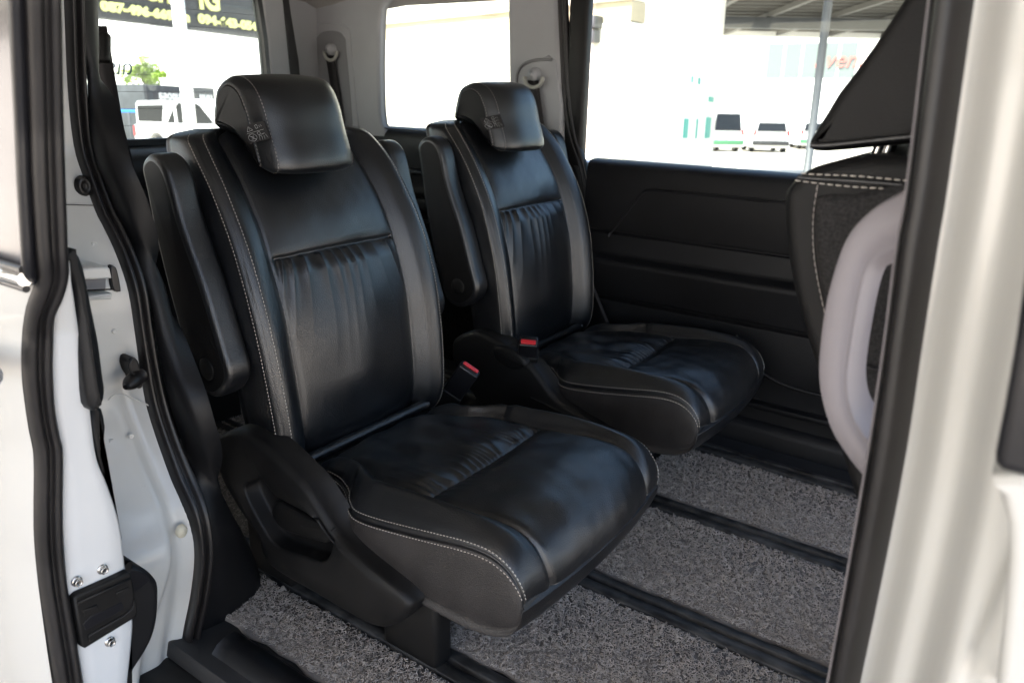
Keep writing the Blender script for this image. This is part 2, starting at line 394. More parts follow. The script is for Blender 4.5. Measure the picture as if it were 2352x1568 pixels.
    g = np.array([[[lab(u, v, 0), ] for v in (0, lb)] for u in (0, la)])[:, :, 0]
    Vv = np.vstack([g.reshape(-1, 3), g.reshape(-1, 3)+np.array((0, .0035, 0))])
    lo = mk('warning_label', Vv, [(0, 2, 3, 1), (4, 5, 7, 6), (0, 1, 5, 4), (2, 6, 7, 3), (0, 4, 6, 2), (1, 3, 7, 5)], 'webbing', h, False, label='small black fabric warning label with white pictograms')
    V = []; F = []
    def line(pts, wd=.00042):
        for (a, b_), (c_, d_) in zip(pts[:-1], pts[1:]):
            a3, b3 = np.array((a, b_)), np.array((c_, d_)); t = b3-a3; t = t/(np.linalg.norm(t)+1e-9); n = np.array((-t[1], t[0]))*wd/2; i = len(V)
            for p in (a3-n, b3-n, b3+n, a3+n): V.append(lab(p[0]*la, p[1]*lb, .0005) if False else lab(p[0], p[1], .0005))
            F.append((i, i+1, i+2, i+3))
    S = lambda pts: [(x*la, y*lb) for x, y in pts]
    line(S([(.15, .36), (.27, .10), (.42, .33), (.15, .36)])); line(S([(.28, .18), (.29, .28)]))
    line(S([(.56, .12), (.66, .10), (.68, .28), (.58, .30), (.56, .12)])); line(S([(.74, .14), (.76, .26)])); line(S([(.82, .13), (.84, .25)]))
    line(S([(.10, .46), (.88, .42)]), .00035)
    line(S([(.29+.19*math.cos(a), .72+.20*math.sin(a)) for a in np.linspace(0, 6.283, 15)])); line(S([(.16, .58), (.42, .86)]), .0006)
    line(S([(.24, .66), (.36, .66), (.32, .80), (.22, .80)]))
    line(S([(.62+.07*math.cos(a), .57+.08*math.sin(a)) for a in np.linspace(0, 6.283, 9)])); line(S([(.6, .67), (.56, .95)])); line(S([(.64, .67), (.7, .78), (.68, .95)])); line(S([(.7, .66), (.86, .63)])); line(S([(.8, .72), (.78, .95)])); line(S([(.88, .7), (.93, .9)]))
    line(S([(.13, .98), (.13, 1.0)])); line(S([(.3, .96), (.3, .99)])); line(S([(.42, .95), (.42, .98)]))
    mk('pictogram', V, F, 'white_print', lo, False)
    for s in (-.06, .06): tube('headrest_post', [(-1.292, SY+s, .86), (-1.285, SY+s, .95)], .006, 'chrome', root)
    # ---------------- cushion
    st = np.array([  # x, zc, zb, ze, zbot, w
        (-1.075, .268, .268, .262, .250, .185), (-1.060, .288, .290, .272, .235, .192), (-1.02, .302, .312, .288, .222, .197), (-.975, .308, .320, .284, .207, .202), (-.945, .310, .323, .276, .197, .216),
        (-.918, .312, .326, .272, .188, .238), (-.890, .314, .329, .272, .178, .2520), (-.844, .317, .336, .277, .170, .2565), (-.770, .322, .342, .289, .165, .257), (-.695, .331, .346, .303, .161, .257),
        (-.635, .338, .345, .314, .160, .257), (-.590, .334, .337, .315, .165, .256), (-.560, .317, .318, .303, .176, .254), (-.541, .293, .293, .284, .192, .252), (-.532, .270, .270, .266, .212, .250), (-.529, .246, .246, .246, .236, .247)])
    sm = cat(st, 60); arc = np.concatenate([[0], np.cumsum(np.linalg.norm(np.diff(sm[:, :2], axis=0), axis=1))]); q = np.linspace(0, arc[-1], 280)
    sm = np.stack([np.interp(q, arc, sm[:, k]) for k in range(6)], 1)
    cnt = (40, 26, 16, 14, 10, 8, 10, 6, 4, 10); G = []; Yl = []
    for x, zc, zb, ze, zt, w_ in sm:
        k = w_/.257
        mid = (ze+zt)/2; hgt = ze-zt
        c = [(0, zc), (.11*k, zc-.001), (.183*k, zc-.003), (.212*k, zb), (.238*k, .45*zb+.55*ze+.004), (.252*k, ze+.001), (.2565*k, ze-.10*hgt), (.2585*k, mid), (.252*k, zt+.12*hgt), (.236*k, zt), (0, zt-.0)]
        h = half_section(c, cnt); xx = x+.020*SS((x+.72)/.17)*(1-(h[:, 0]/.26)**2)
        G.append(np.stack([xx, SY+h[:, 0], h[:, 1]], 1)); Yl.append(h[:, 0])
    G = np.array(G); Yl = np.array(Yl); nt_ = G.shape[1]; N = normals(G); cen = G.mean(1, keepdims=True)
    flip = bool(np.sum((G-cen)*N) > 0)
    if not flip: N = -N
    idx = np.minimum(np.arange(nt_), nt_-np.arange(nt_)); nf = sum(cnt[:5]); front = (idx <= nf+3).astype(float)[None, :]
    x = sm[:, 0][:, None]; zc = sm[:, 1][:, None]; ya = np.abs(Yl); kk = sm[:, 5][:, None]/.257; seam = .183*np.minimum(kk, 1); ins = SS((seam-ya)/.012)
    # arc position along the profile so that the nose is continuous
    s_ = q[:, None]; sx = np.interp(-.770, sm[:, 0], q); xs = sx+.010*np.cos(Yl*10)-.01
    d = -.0040*G_(ya-seam, .0030)-.0028*G_(ya-seam, .011)
    d = d+ins*(-.006*G_(s_-xs, .0035)-.006*G_(s_-xs, .018))
    n1 = Noise(10, 22, 45, 21); n2 = Noise(10, 90, 22, 22); n3 = Noise(6, 9, 25, 23); n4 = Noise(14, 70, 70, 24)
    back = np.clip(xs-s_, 0, 9); fr_ = np.clip(s_-xs, 0, 9)
    yy = Yl+.006*n1(s_*1., Yl)
    ph = 2*np.pi*yy/.017+2.0*n3(s_, yy)
    fold = 1-2*np.abs(np.sin(ph/2))**.8
    d = d+ins*(s_ < xs)*(.0034*np.exp(-back/.040)*SS(back/.006)*fold+.0022*n1(s_, Yl)*SS(back/.05))
    d = d+ins*(s_ >= xs)*(.0013*np.exp(-fr_/.03)*SS(fr_/.006)*fold+.0008*n1(s_*.8, Yl*.8)*SS(fr_/.06))
    d = d+ins*(.007*SS(back/.05)*(1-(Yl/.19)**2)*(s_ < xs)+.007*SS(fr_/.05)*(1-(Yl/.19)**2)*(s_ >= xs))
    # wrinkles of the bolsters beside the seam and at the back
    bol = SS((ya-seam)/.01)*G_(ya-.205, .03)
    d = d+bol*(.0013*np.clip(n2(s_, Yl*.6), -1, 2)*SS((xs+.02-s_)/.12)+.0006*n1(s_, Yl))
    d = d+.0004*n4(s_, Yl)*ins
    we = np.abs(np.arange(nt_)-(nf+2))
    wel = (np.minimum(np.abs(idx-(nf+1)), 30)[None, :]).astype(float)
    d = d-.0035*np.exp(-(wel/1.6)**2)
    G = G+N*(d*np.maximum(front, 0))[..., None]
    cu = grid('seat_cushion', G, 'leather', root, False, True, True, flip=flip)
    N = normals(G)
    if not flip: N = -N
    cu.data.materials.append(MATS['vinyl'])
    F0 = gridfaces(G.shape[0], nt_, False, True); jj = F0[:, 0] % nt_; jm = np.minimum(jj, nt_-1-jj); mi = ((jm > nf+1)).astype(int)
    fy = np.array([abs(p.normal.y) for p in cu.data.polygons])[:len(mi)]; mi = mi*(fy > .45)
    cu.data.polygons.foreach_set('material_index', np.concatenate([mi, [0, 0]]).astype(np.int32))
    for side in (1, -1):
        for jo in (-4, 5):
            j = nf+1+jo; j = j if side == 1 else nt_-j
            stitches('stitching', G[30:278, j], N[30:278, j], 'stitch', cu)
    # the same two-tone split on the backrest sides
    # ---------------- bar between cushion and backrest
    p0, p1 = ony(690, 1083, .86), ony(968, 934, 1.235)
    bx = (p0[0]+p1[0])/2
    bar = [(bx, SY+t, (p0[2]+p1[2])/2+.010) for t in np.linspace(-.20, .19, 40)]
    rr = [.0125-.0016*math.exp(-((t-.115)/.004)**2)-.0016*math.exp(-((t+.12)/.004)**2) for t in np.linspace(-.20, .19, 40)]
    tube('rear_bar', bar, rr, 'leather', root, 14)
    # ---------------- armrests folded up beside the backrest
    ap = [(352, 354), (374, 376), (392, 420), (419, 519), (469, 662), (509, 796), (526, 856), (521, 893), (496, 914), (467, 902), (446, 872), (428, 815), (395, 700), (360, 560), (335, 440), (324, 385), (334, 358)]
    a2 = [ony(x_, y_, .75)[[0, 2]] for x_, y_ in ap]
    for sg in (1, -1):
        fn = (lambda x_, z_, d_: np.array((x_, d_, z_))) if sg == 1 else (lambda x_, z_, d_: np.array((x_, 2*SY-d_, z_)))
        ar = slab('armrest', a2, fn, .748, .802, .013, 'leather', root, both=True, bulge=.004, smoothn=6, capmat='dark_vinyl')
        ce = ony(478, 846, .75)[[0, 2]]
        rg = [[fn(ce[0]+r_*math.cos(t), ce[1]+r_*math.sin(t), .7455+dz) for t in np.arange(28)*2*math.pi/28] for r_, dz in ((.004, -.0005), (.020, -.0005), (.0215, .0006), (.0225, .004), (.0240, .004), (.0255, -.0002), (.0262, .006))]
        grid('pivot_cap', rg, 'plastic', ar, False, True, True, flip=(sg == 1))
    # ---------------- pan and legs
    box('seat_pan', -1.19, -1.04, SY-.19, SY+.19, .10, .272, 'plastic', root, .02, 3)
    box('seat_pan', -1.03, -.66, SY-.215, SY+.215, .105, .215, 'plastic', root, .02, 3)
    for sg in (-1, 1):
        for x0, x1 in ((-.86, -.725), (-1.26, -1.12)):
            box('leg', x0, x1, SY+sg*.198-.024, SY+sg*.198+.024, -.006, .15, 'plastic', root, .012, 3)
    return root
def fixn(o):
    import bmesh
    bm = bmesh.new(); bm.from_mesh(o.data); bmesh.ops.triangulate(bm, faces=[f for f in bm.faces if len(f.verts) > 4]); bmesh.ops.recalc_face_normals(bm, faces=bm.faces); bm.to_mesh(o.data); bm.free()
def shell(root, sg, lever):
    """moulded side cover of a seat; sg = +1 on the door side of the near seat"""
    yc = root.location.y; dx = root.location.x-(-.85)
    fn = (lambda x_, z_, d_: np.array((x_+dx, yc+d_-SY, z_))) if sg == 1 else (lambda x_, z_, d_: np.array((x_+dx, yc-(d_-SY), z_)))
    px = [(493, 1022), (503, 1000), (528, 990), (556, 992), (585, 1010), (624, 1040), (662, 1076), (702, 1118), (738, 1172), (778, 1234), (848, 1296), (930, 1365), (945, 1385), (938, 1415), (905, 1436), (860, 1437), (740, 1372), (622, 1300), (590, 1230), (545, 1160), (505, 1085)]
    T2 = lambda pts: np.array([ony(a_, b_, .77)[[0, 2]] for a_, b_ in pts])
    o2 = T2(px)
    if not lever:
        o = slab('side_cover', o2, fn, .765, .826, .016, 'plastic', root, seg=5, bulge=.006)
        slab('hinge_pad', T2([(600, 1040), (640, 1050), (680, 1085), (690, 1120), (650, 1120), (610, 1085)]), fn, .758, .80, .012, 'plastic', o, bulge=.002)
        return o
    # cover with a deep lever recess: rings from the outer rim in to the recess rim, then down its walls
    cutp = cat(T2([(568, 1120), (590, 1098), (614, 1098), (640, 1136), (700, 1170), (764, 1204), (774, 1228), (752, 1284), (700, 1272), (640, 1248), (600, 1190)]), 6, True)
    outp = cat(o2, 6, True); cen = T2([(672, 1196)])[0]; n = 160; ang = np.arange(n)*2*math.pi/n
    def hit(poly, a_, far_):
        d_ = np.array((math.cos(a_), math.sin(a_))); p = poly-cen; q = np.roll(p, -1, 0); e_ = q-p; den = d_[0]*e_[:, 1]-d_[1]*e_[:, 0]
        with np.errstate(all='ignore'):
            t_ = (p[:, 0]*e_[:, 1]-p[:, 1]*e_[:, 0])/den; s_ = (p[:, 0]*d_[1]-p[:, 1]*d_[0])/den
        ok = (t_ > 0) & (s_ >= -1e-6) & (s_ <= 1+1e-6); return (t_[ok].max() if far_ else t_[ok].min()) if ok.any() else .05
    Ro = np.array([hit(outp, a_, True) for a_ in ang]); Ri = np.array([hit(cutp, a_, False) for a_ in ang]); Ri = np.minimum(Ri, Ro-.014)
    D_ = np.stack([np.cos(ang), np.sin(ang)], 1); rings = []
    rings.append((Ro, .826)); 
    for i_ in range(6): w_ = math.pi/2*(5-i_)/5; rings.append((Ro-.016*(1-math.sin(w_)), .765+.016*(1-math.cos(w_))))
    for f_ in (.35, .7): rings.append(((Ro-.016)*(1-f_)+(Ri+.006)*f_, .765-.006*math.sin(math.pi*f_)-.001))
    for i_ in range(5): w_ = math.pi/2*i_/4; rings.append((Ri+.006*(1-math.sin(w_)), .7625+.006*(1-math.cos(w_))))
    rings += [(Ri*.985, .790), (Ri*.95, .797), (Ri*.5, .799), (Ri*.05, .799)]
    G = [[fn(*(cen+d_*r_), dp_) for d_, r_ in zip(D_, R_)] for R_, dp_ in rings]
    o = grid('side_cover', G, 'plastic', root, False, True, True)
    lv = T2([(622, 1172), (634, 1152), (652, 1158), (700, 1186), (756, 1210), (764, 1222), (754, 1246), (738, 1246), (690, 1232), (655, 1220), (634, 1202)])
    slab('recline_lever', lv, fn, .768, .797, .008, 'plastic', o, smoothn=5, bulge=.002)
    return o
def obox(name, c, u, v, w_, m, parent, r=.003, label=None, seg=3):
    import bmesh
    bm = bmesh.new(); bmesh.ops.create_cube(bm, size=1); c = np.asarray(c); u, v, w_ = map(np.asarray, (u, v, w_))
    lu, lv, lw = (np.linalg.norm(a) for a in (u, v, w_))
    for q in bm.verts: q.co = Vector((q.co.x*lu, q.co.y*lv, q.co.z*lw))
    if r: bmesh.ops.bevel(bm, geom=list(bm.edges), offset=r, segments=seg, affect='EDGES', profile=.5)
    a, b, d = u/lu, v/lv, w_/lw
    for q in bm.verts: q.co = Vector(c+a*q.co.x+b*q.co.y+d*q.co.z)
    return bm_obj(name, bm, m, parent, label)
def buckle(root, base, top, wide, wd, thick, flipb=1):
    base, top = np.asarray(base), np.asarray(top); ax = _n(top-base); L = np.linalg.norm(top-base); wv = _n(np.asarray(wide)-ax*(ax@np.asarray(wide))); tv = np.cross(ax, wv)
    side = flipb*(1 if tv@(C0-top) > 0 else -1)
    bk = obox('buckle', base+ax*L*.72, ax*L*.56, wv*wd, tv*thick, 'gloss_plastic', root, .005, label='black seat belt buckle with red release button')
    obox('buckle_sleeve', base+ax*L*.22, ax*L*.56, wv*(wd+.004), tv*(thick+.005), 'plastic', bk, .005)
    obox('release_button', top+tv*side*thick*.17+ax*.0008, ax*.006, wv*wd*.78, tv*thick*.40, 'red', bk, .0022)
    obox('tongue_slot', top-tv*side*thick*.25-ax*.0002, ax*.002, wv*wd*.7, tv*thick*.2, 'plastic', bk, .0006)
    return bk
near = build_seat((-.85, SY, 0))
near['label'] = 'black leather seat with its reclining lever side cover beside the open doorway'; near['group'] = 'black leather seats of the middle row'
def copy_tree(o, parent=None):
    c = o.copy(); COL.objects.link(c); c.parent = parent
    if parent is not None: c.matrix_parent_inverse = Matrix()
    for ch in list(o.children): copy_tree(ch, c)
    return c
far = copy_tree(near); far.location = (-.875, SY+.766, 0)
far['label'] = 'black leather seat beside the closed far door, red buckle button facing up'
shell(near, 1, True); shell(far, 1, False)
tn = ony(1080, 846, 1.345); buckle(near, ony(1006, 948, 1.345), tn, (.75, .35, -.45), .054, .026, -1)
tf = ony(1214, 782, 1.535); af = _n((.28, -.42, .85)); buckle(far, tf-af*.095, tf, (.82, .50, -.10), .050, .034)
# ------------------------------------------------------------------ the van around them
van = thing('van', 'white van seen through its open sliding door with black and grey interior trim', 'van', (-.85, 1.4, -.42))
FY = 2.20            # far inner wall
def X_at(px, py, Y): return ony(px, py, Y)[0]
# ---- floor, sill, rails
flo = box('floor', -2.45, 1.3, .60, 2.26, -.06, -.014, 'floor_black', van, .004)
box('underbody', -2.5, 1.3, .52, 2.32, -.22, -.062, 'plastic', van, .02)
RAILY = [.868, 1.243, 1.632, 2.010]
for i, ry in enumerate(RAILY):
    pr = [(-.034, -.013), (-.034, -.003), (-.031, .000), (-.010, .0015), (-.007, -.001), (-.0065, -.012), (.0045, -.012), (.005, -.001), (.008, .0005), (.024, -.001), (.031, -.006), (.034, -.013)]
    xs = np.linspace(-2.05, .35, 60); nz = Noise(6, 8, 1, 60+i)
    grid('seat_rail', [[(x, ry+y, z+(.0006*nz(x, y*20) if z > -.005 else 0)) for y, z in pr] for x in xs], 'rail', van, caps=True)
# scuff plate / sill at the doorway
sc = [(.60, -.21), (.605, -.06), (.622, -.020), (.640, -.002), (.655, .004), (.680, .003), (.690, -.008), (.690, -.05)]
grid('door_sill', [[(x, y, z) for y, z in sc] for x in np.linspace(-1.10, .1, 30)], 'soft_plastic', van, caps=True)
# ---- coil mats (things of their own, lying on the floor)
def coil_mat(x0, x1, y0, y1, label, dens, seed):
    t = thing('floor_mat', label, 'mat', ((x0+x1)/2, (y0+y1)/2, -.0135), 'grey coil mat strips between the seat rails')
    g = np.random.default_rng(seed); nx = max(4, int((x1-x0)/.02)); xs = np.linspace(x0, x1, nx)
    e0 = y0+.003*np.array([math.sin(x*31+seed)+math.sin(x*73+seed*2) for x in xs]); e1 = y1+.003*np.array([math.sin(x*27+seed*3)+math.sin(x*61) for x in xs])
    V = [[(x, a, -.0135), (x, a, -.006), (x, b, -.006), (x, b, -.0135)] for x, a, b in zip(xs, e0, e1)]
    grid('backing', V, 'mat_base', t, caps=True)
    n = int(dens*(x1-x0)*(y1-y0)); K = 7
    cx = g.uniform(x0+.003, x1-.003, n); cy = g.uniform(y0+.002, y1-.002, n); cz = g.uniform(-.006, -.0015, n)+.0014*np.sin(cx*37+seed)*np.sin(cy*41)
    R = g.uniform(.0020, .0042, n); th = g.uniform(0, 2*np.pi, n); tilt = g.normal(0, .75, n); a0 = g.uniform(0, 2*np.pi, n); span = g.uniform(3.2, 5.8, n)
    u = np.stack([np.cos(th), np.sin(th), 0*th], 1); v = np.stack([-np.sin(th)*np.cos(tilt), np.cos(th)*np.cos(tilt), np.sin(tilt)], 1); w_ = np.cross(u, v)
    rad = .00072
    a = a0[:, None]+span[:, None]*np.linspace(0, 1, K)[None]
    er = np.cos(a)[..., None]*u[:, None]+np.sin(a)[..., None]*v[:, None]           # radial
    cen = np.stack([cx, cy, cz], 1)[:, None]+er*R[:, None, None]+w_[:, None]*(np.linspace(-1, 1, K)[None, :, None]*.0016)
    tri = np.array([0, 2.094, 4.189]); V = cen[:, :, None]+rad*(np.cos(tri)[None, None, :, None]*er[:, :, None]+np.sin(tri)[None, None, :, None]*w_[:, None, None])
    V = V.reshape(-1, 3); base = (np.arange(n)*K*3)[:, None, None]; i = np.arange(K-1)[None, :, None]*3; j = np.arange(3)[None, None]
    j2 = (j+1) % 3; F = np.stack(np.broadcast_arrays(base+i+j, base+i+j2, base+i+3+j2, base+i+3+j), -1).reshape(-1, 4)
    V = V-world_loc(t); me = bpy.data.meshes.new('coil_loops'); me.vertices.add(len(V)); me.vertices.foreach_set('co', V.ravel())
    me.loops.add(F.size); me.loops.foreach_set('vertex_index', F.ravel().astype(np.int32)); me.polygons.add(len(F)); me.polygons.foreach_set('loop_start', np.arange(0, F.size, 4, dtype=np.int32))
    me.update(calc_edges=True); me.polygons.foreach_set('use_smooth', np.ones(len(F), bool)); me.materials.append(MATS['mat_loop'])
    o = bpy.data.objects.new('coil_loops', me); link(o, t); stuff(o); return t
coil_mat(-1.45, -.40, .700, .828, 'grey coil mat strip between the doorway sill and the first rail', 56000, 1)
coil_mat(-.98, -.02, .905, 1.205, 'wide grey coil mat strip under the front of the seat at the doorway', 56000, 2)
coil_mat(-.82, .0, 1.282, 1.594, 'wide grey coil mat strip in the aisle between the two seats', 52000, 3)
coil_mat(-.76, -.08, 1.670, 1.965, 'dim grey coil mat strip in front of the far seat', 44000, 4)
coil_mat(-2.2, -1.35, .80, 1.75, 'grey coil mat behind the seats', 12000, 5)
# ---- far side: door trim panel (profile swept along the door), pillars, glass
def far_profile(x):
    return [(2.215, .790), (2.185, .789), (2.168, .785), (2.157, .776), (2.151, .762), (2.148, .72), (2.150, .577), (2.1515, .5725), (2.158, .571), (2.160, .569), (2.160, .565), (2.158, .563), (2.1515, .5615), (2.150, .557), (2.150, .507), (2.147, .499), (2.140, .495), (2.112, .488), (2.105, .485), (2.102, .478), (2.103, .468), (2.112, .44), (2.122, .372), (2.125, .364), (2.131, .361), (2.148, .360), (2.150, .358), (2.150, .353), (2.146, .350), (2.141, .346), (2.140, .30), (2.143, .20), (2.150, .175), (2.150, .06), (2.13, .05), (2.125, .03), (2.125, -.02)]
pts = np.array(far_profile(0))
xs = np.linspace(-1.21, .55, 60)
fdp = grid('far_door', [[(x, y-.02*SS((x+.2)/.6)*0, z) for y, z in pts] for x in xs], 'soft_plastic', van, flip=True, label='black moulded trim of the closed far sliding door'); fdp.data.set_sharp_from_angle(angle=math.radians(50))
# raised insert with bevelled corner in the upper pad, and the pocket curve below
ins_px = [(1405, 534), (1440, 492), (1478, 445), (1492, 436), (1520, 437), (1800, 466), (1880, 475), (1880, 600), (1800, 588), (1600, 560)]
def on_pad(px, Y=2.150): return [ony(a, b, Y) for a, b in px]
gp = resample(cat(np.array(on_pad([(1398, 540), (1440, 488), (1476, 445), (1496, 436), (1560, 441), (1700, 455), (1960, 480)])), 8), n=70)
tube('trim_groove', gp+np.array((0, -.0012, .0025)), .0036, 'soft_plastic', fdp, 8); tube('trim_groove', gp+np.array((0, -.0004, -.003)), .0030, 'gloss_plastic', fdp, 8)
pk = resample(cat(np.array([ony(a, b, 2.142) for a, b in [(1690, 770), (1715, 815), (1760, 862), (1830, 893), (1960, 925)]]), 8), n=50)
tube('pocket_rim', pk, .006, 'soft_plastic', fdp, 8)
for yy0 in (.118,):
    box('ledge', -.62, .5, 2.118, 2.16, yy0-.012, yy0+.006, 'soft_plastic', fdp, .005)
# far door frame around the glass, glass
def wall_slab(name, px, Y0, th, r, m, parent, **k): return slab_px(name, px, Y0, Y0+th, r, m, parent, smoothn=0, **k)
fz = 1.255
box('door_frame', ony(1298, 200, 2.168)[0], ony(1341, 200, 2.168)[0], 2.168, 2.21, .76, 1.34, 'plastic', fdp, .012, 3)
box('header_frame', -1.20, .6, 2.165, 2.225, 1.262, 1.34, 'plastic', fdp, .012, 3)
gl = mk('window_glass', [(-1.24, 2.212, .77), (.6, 2.212, .77), (.6, 2.205, 1.28), (-1.24, 2.205, 1.28), (-1.24, 2.216, .77), (.6, 2.216, .77), (.6, 2.209, 1.28), (-1.24, 2.209, 1.28)], [(0, 3, 2, 1), (4, 5, 6, 7), (0, 1, 5, 4), (2, 3, 7, 6), (0, 4, 7, 3), (1, 2, 6, 5)], 'window_glass', fdp, False)
# rubber weatherstrip between C pillar and door, curving away under the belt line
def px_path(px, Y, n=60): return resample(cat(np.array([ony(a, b, Y) for a, b in px]), 8), n=n)
wA = px_path([(1278, -30), (1284, 120), (1290, 220), (1303, 310), (1330, 390), (1342, 470), (1345, 600), (1360, 690), (1378, 760), (1390, 850)], 2.17)
wB = px_path([(1300, -30), (1306, 120), (1312, 220), (1325, 310), (1348, 390), (1356, 470), (1360, 600), (1373, 690), (1392, 760), (1405, 850)], 2.17)
sweep('weatherstrip', wA, wB, [(0, -.012), (.05, 0), (.2, .006), (.38, .002), (.45, -.004), (.55, .002), (.75, .008), (.95, 0), (1, -.012)], 'rubber', van)
tA = px_path([(1262, -30), (1268, 300), (1275, 345), (1300, 390), (1318, 470), (1322, 600), (1340, 690), (1352, 760), (1360, 850)], 2.175)
sweep('pillar_trim', tA, px_path([(1280, -30), (1288, 220), (1303, 310), (1332, 390), (1343, 470), (1346, 600), (1361, 690), (1379, 760), (1391, 850)], 2.175), [(0, -.01), (.1, .0), (.5, .004), (.9, .002), (1, -.004)], 'plastic', van)
# C pillar: grey upper trim, recessed belt panel
cp = wall_slab('far_middle_pillar', [(1165, -60), (1275, -60), (1292, 345), (1169, 345), (1168, 180)], 2.155, .04, .012, 'grey_trim', van)
rec = [(1190, 340), (1188, 200), (1192, 165), (1212, 145), (1240, 139), (1276, 140), (1285, 340)]
slab_px('belt_panel', rec, 2.151, 2.19, .006, 'grey_trim', cp, smoothn=2)
rim = px_path([(1190, 345), (1187, 200), (1190, 165), (1206, 146), (1235, 138), (1268, 138)], 2.150)
tube('panel_rim', rim, .0045, 'grey_trim_dark', cp, 8)
# rear quarter: black lower trim, D pillar, glass
rq = cat(np.array([(2.215, .848), (2.19, .846), (2.165, .836), (2.150, .812), (2.146, .77), (2.150, .70), (2.15, .62), (2.12, .61), (2.10, .60), (2.098, .56), (2.12, .54), (2.125, .40), (2.13, .2), (2.14, -.02)]), 4)
grid('rear_side_trim', [[(x, y, z) for y, z in rq] for x in np.linspace(-2.46, -1.31, 40)], 'soft_plastic', van, flip=True)
for zz in (.70, .52, .36): box('trim_ridge', -2.3, -1.35, 2.085, 2.15, zz-.010, zz+.004, 'soft_plastic', van.children[-1] if False else bpy.data.objects['rear_side_trim'], .004)
mk('window_glass', [(-2.3, 2.216, .82), (-1.4, 2.216, .82), (-1.4, 2.209, 1.33), (-2.3, 2.209, 1.33), (-2.3, 2.220, .82), (-1.4, 2.220, .82), (-1.4, 2.213, 1.33), (-2.3, 2.213, 1.33)], [(0, 3, 2, 1), (4, 5, 6, 7), (0, 1, 5, 4), (2, 3, 7, 6), (0, 4, 7, 3), (1, 2, 6, 5)], 'window_glass', van, False)
dp = slab_px('far_rear_pillar', [(690, -60), (905, -60), (905, -10), (884, 3), (874, 20), (871, 60), (870, 160), (872, 250), (876, 285), (884, 296), (884, 325), (720, 330), (700, 200)], 2.15, 2.185, .014, 'grey_trim', van, smoothn=0)
# black glass border line of the quarter window
bl = px_path([(1170, 320), (1040, 308), (940, 299), (888, 295), (877, 286), (872, 250), (870, 160), (870, 60), (873, 18), (884, 2), (905, -12), (960, -14)], 2.158, 90)
tube('window_gasket', bl, .0032, 'rubber', van, 6)
rec = [(705, 345), (706, 110), (712, 70), (730, 55), (770, 53), (795, 62), (805, 90), (818, 250), (819, 345)]
slab_px('belt_panel', rec, 2.146, 2.19, .006, 'grey_trim', dp, smoothn=3)
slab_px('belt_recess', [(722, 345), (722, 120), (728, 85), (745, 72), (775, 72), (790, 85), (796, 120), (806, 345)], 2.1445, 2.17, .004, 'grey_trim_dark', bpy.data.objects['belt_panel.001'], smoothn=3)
# tailgate: pillar trims, glass, lower trim
RX = -2.42
def YZ(y, z, d): return np.array((d, y, z))
def on_rear(px, X=RX): return [onx(a, b, X)[[1, 2]] for a, b in px]
tg = slab('tailgate', on_rear([(594, -60), (606, 20), (616, 90), (622, 160), (628, 240), (634, 330), (680, 330), (672, 200), (660, 80), (645, -60)]), YZ, RX, RX-.06, .010, 'grey_trim', van, smoothn=0)
slab('corner_trim', on_rear([(655, -60), (800, -60), (800, 330), (690, 330), (672, 200)], RX-.02), YZ, RX-.02, RX-.05, .004, 'grey_trim', tg, smoothn=0)
slab('pillar_gap', on_rear([(645, -60), (662, 80), (674, 200), (682, 330), (705, 330), (690, 140), (672, 30), (660, -60)]), YZ, RX-.008, RX-.019, .003, 'rubber', tg, smoothn=0)
slab('glass_border', on_rear([(583, -60), (597, 20), (608, 90), (615, 160), (622, 250), (626, 318), (636, 318), (626, 160), (606, -60)]), YZ, RX-.005, RX-.03, .003, 'gloss_plastic', tg, smoothn=0)
a = onx(180, 326, RX); b = onx(640, 312, RX)
lw = cat(np.array([(-.03, .012), (.0, .012), (.004, .006), (.004, -.004), (.01, -.010), (.05, -.02), (.08, -.04), (.09, -.075), (.08, -.12), (.07, -.2), (.07, -.82)]), 4)
grid('tailgate_trim', [[(RX+x, y, .803+z) for x, z in lw] for y in np.linspace(.72, 2.16, 30)], 'soft_plastic', tg)
mk('rear_glass', [(RX-.03, .6, .78), (RX-.03, 2.0, .78), (RX-.01, 1.95, 1.40), (RX-.01, .6, 1.40), (RX-.034, .6, .78), (RX-.034, 2.0, .78), (RX-.014, 1.95, 1.40), (RX-.014, .6, 1.40)], [(0, 1, 2, 3), (4, 7, 6, 5), (0, 4, 5, 1), (2, 6, 7, 3), (0, 3, 7, 4), (1, 5, 6, 2)], 'window_glass', tg, False)
for k in range(9):   # heater wires of the rear glass
    z = .86+k*.052; tube('heater_wire', [(RX-.026+.02*(z-.78)/.62, y, z-.004*math.sin((y-.6)*2.2)) for y in np.linspace(.62, 1.93, 14)], .0006, 'rubber', tg, 4)
STK = text_mesh('window_sticker', 'ดเรวู', .06, 'rubber', tg, Matrix.Translation(onx(305, 172, RX-.020)) @ Matrix.Rotation(math.radians(90), 4, 'Z') @ Matrix.Rotation(math.pi/2, 4, 'X') @ Matrix.Diagonal((-1.0, 1, 1, 1)), ext=.0004, align='LEFT', shear=-.2)
STK.data.materials.clear(); mat('sticker_blue', (.01, .04, .10), .5); STK.data.materials.append(MATS['sticker_blue'])
# box-like inner trim behind the near seat
box('rear_step', -2.20, -1.95, .74, 1.32, -.02, .28, 'soft_plastic', van, .01)
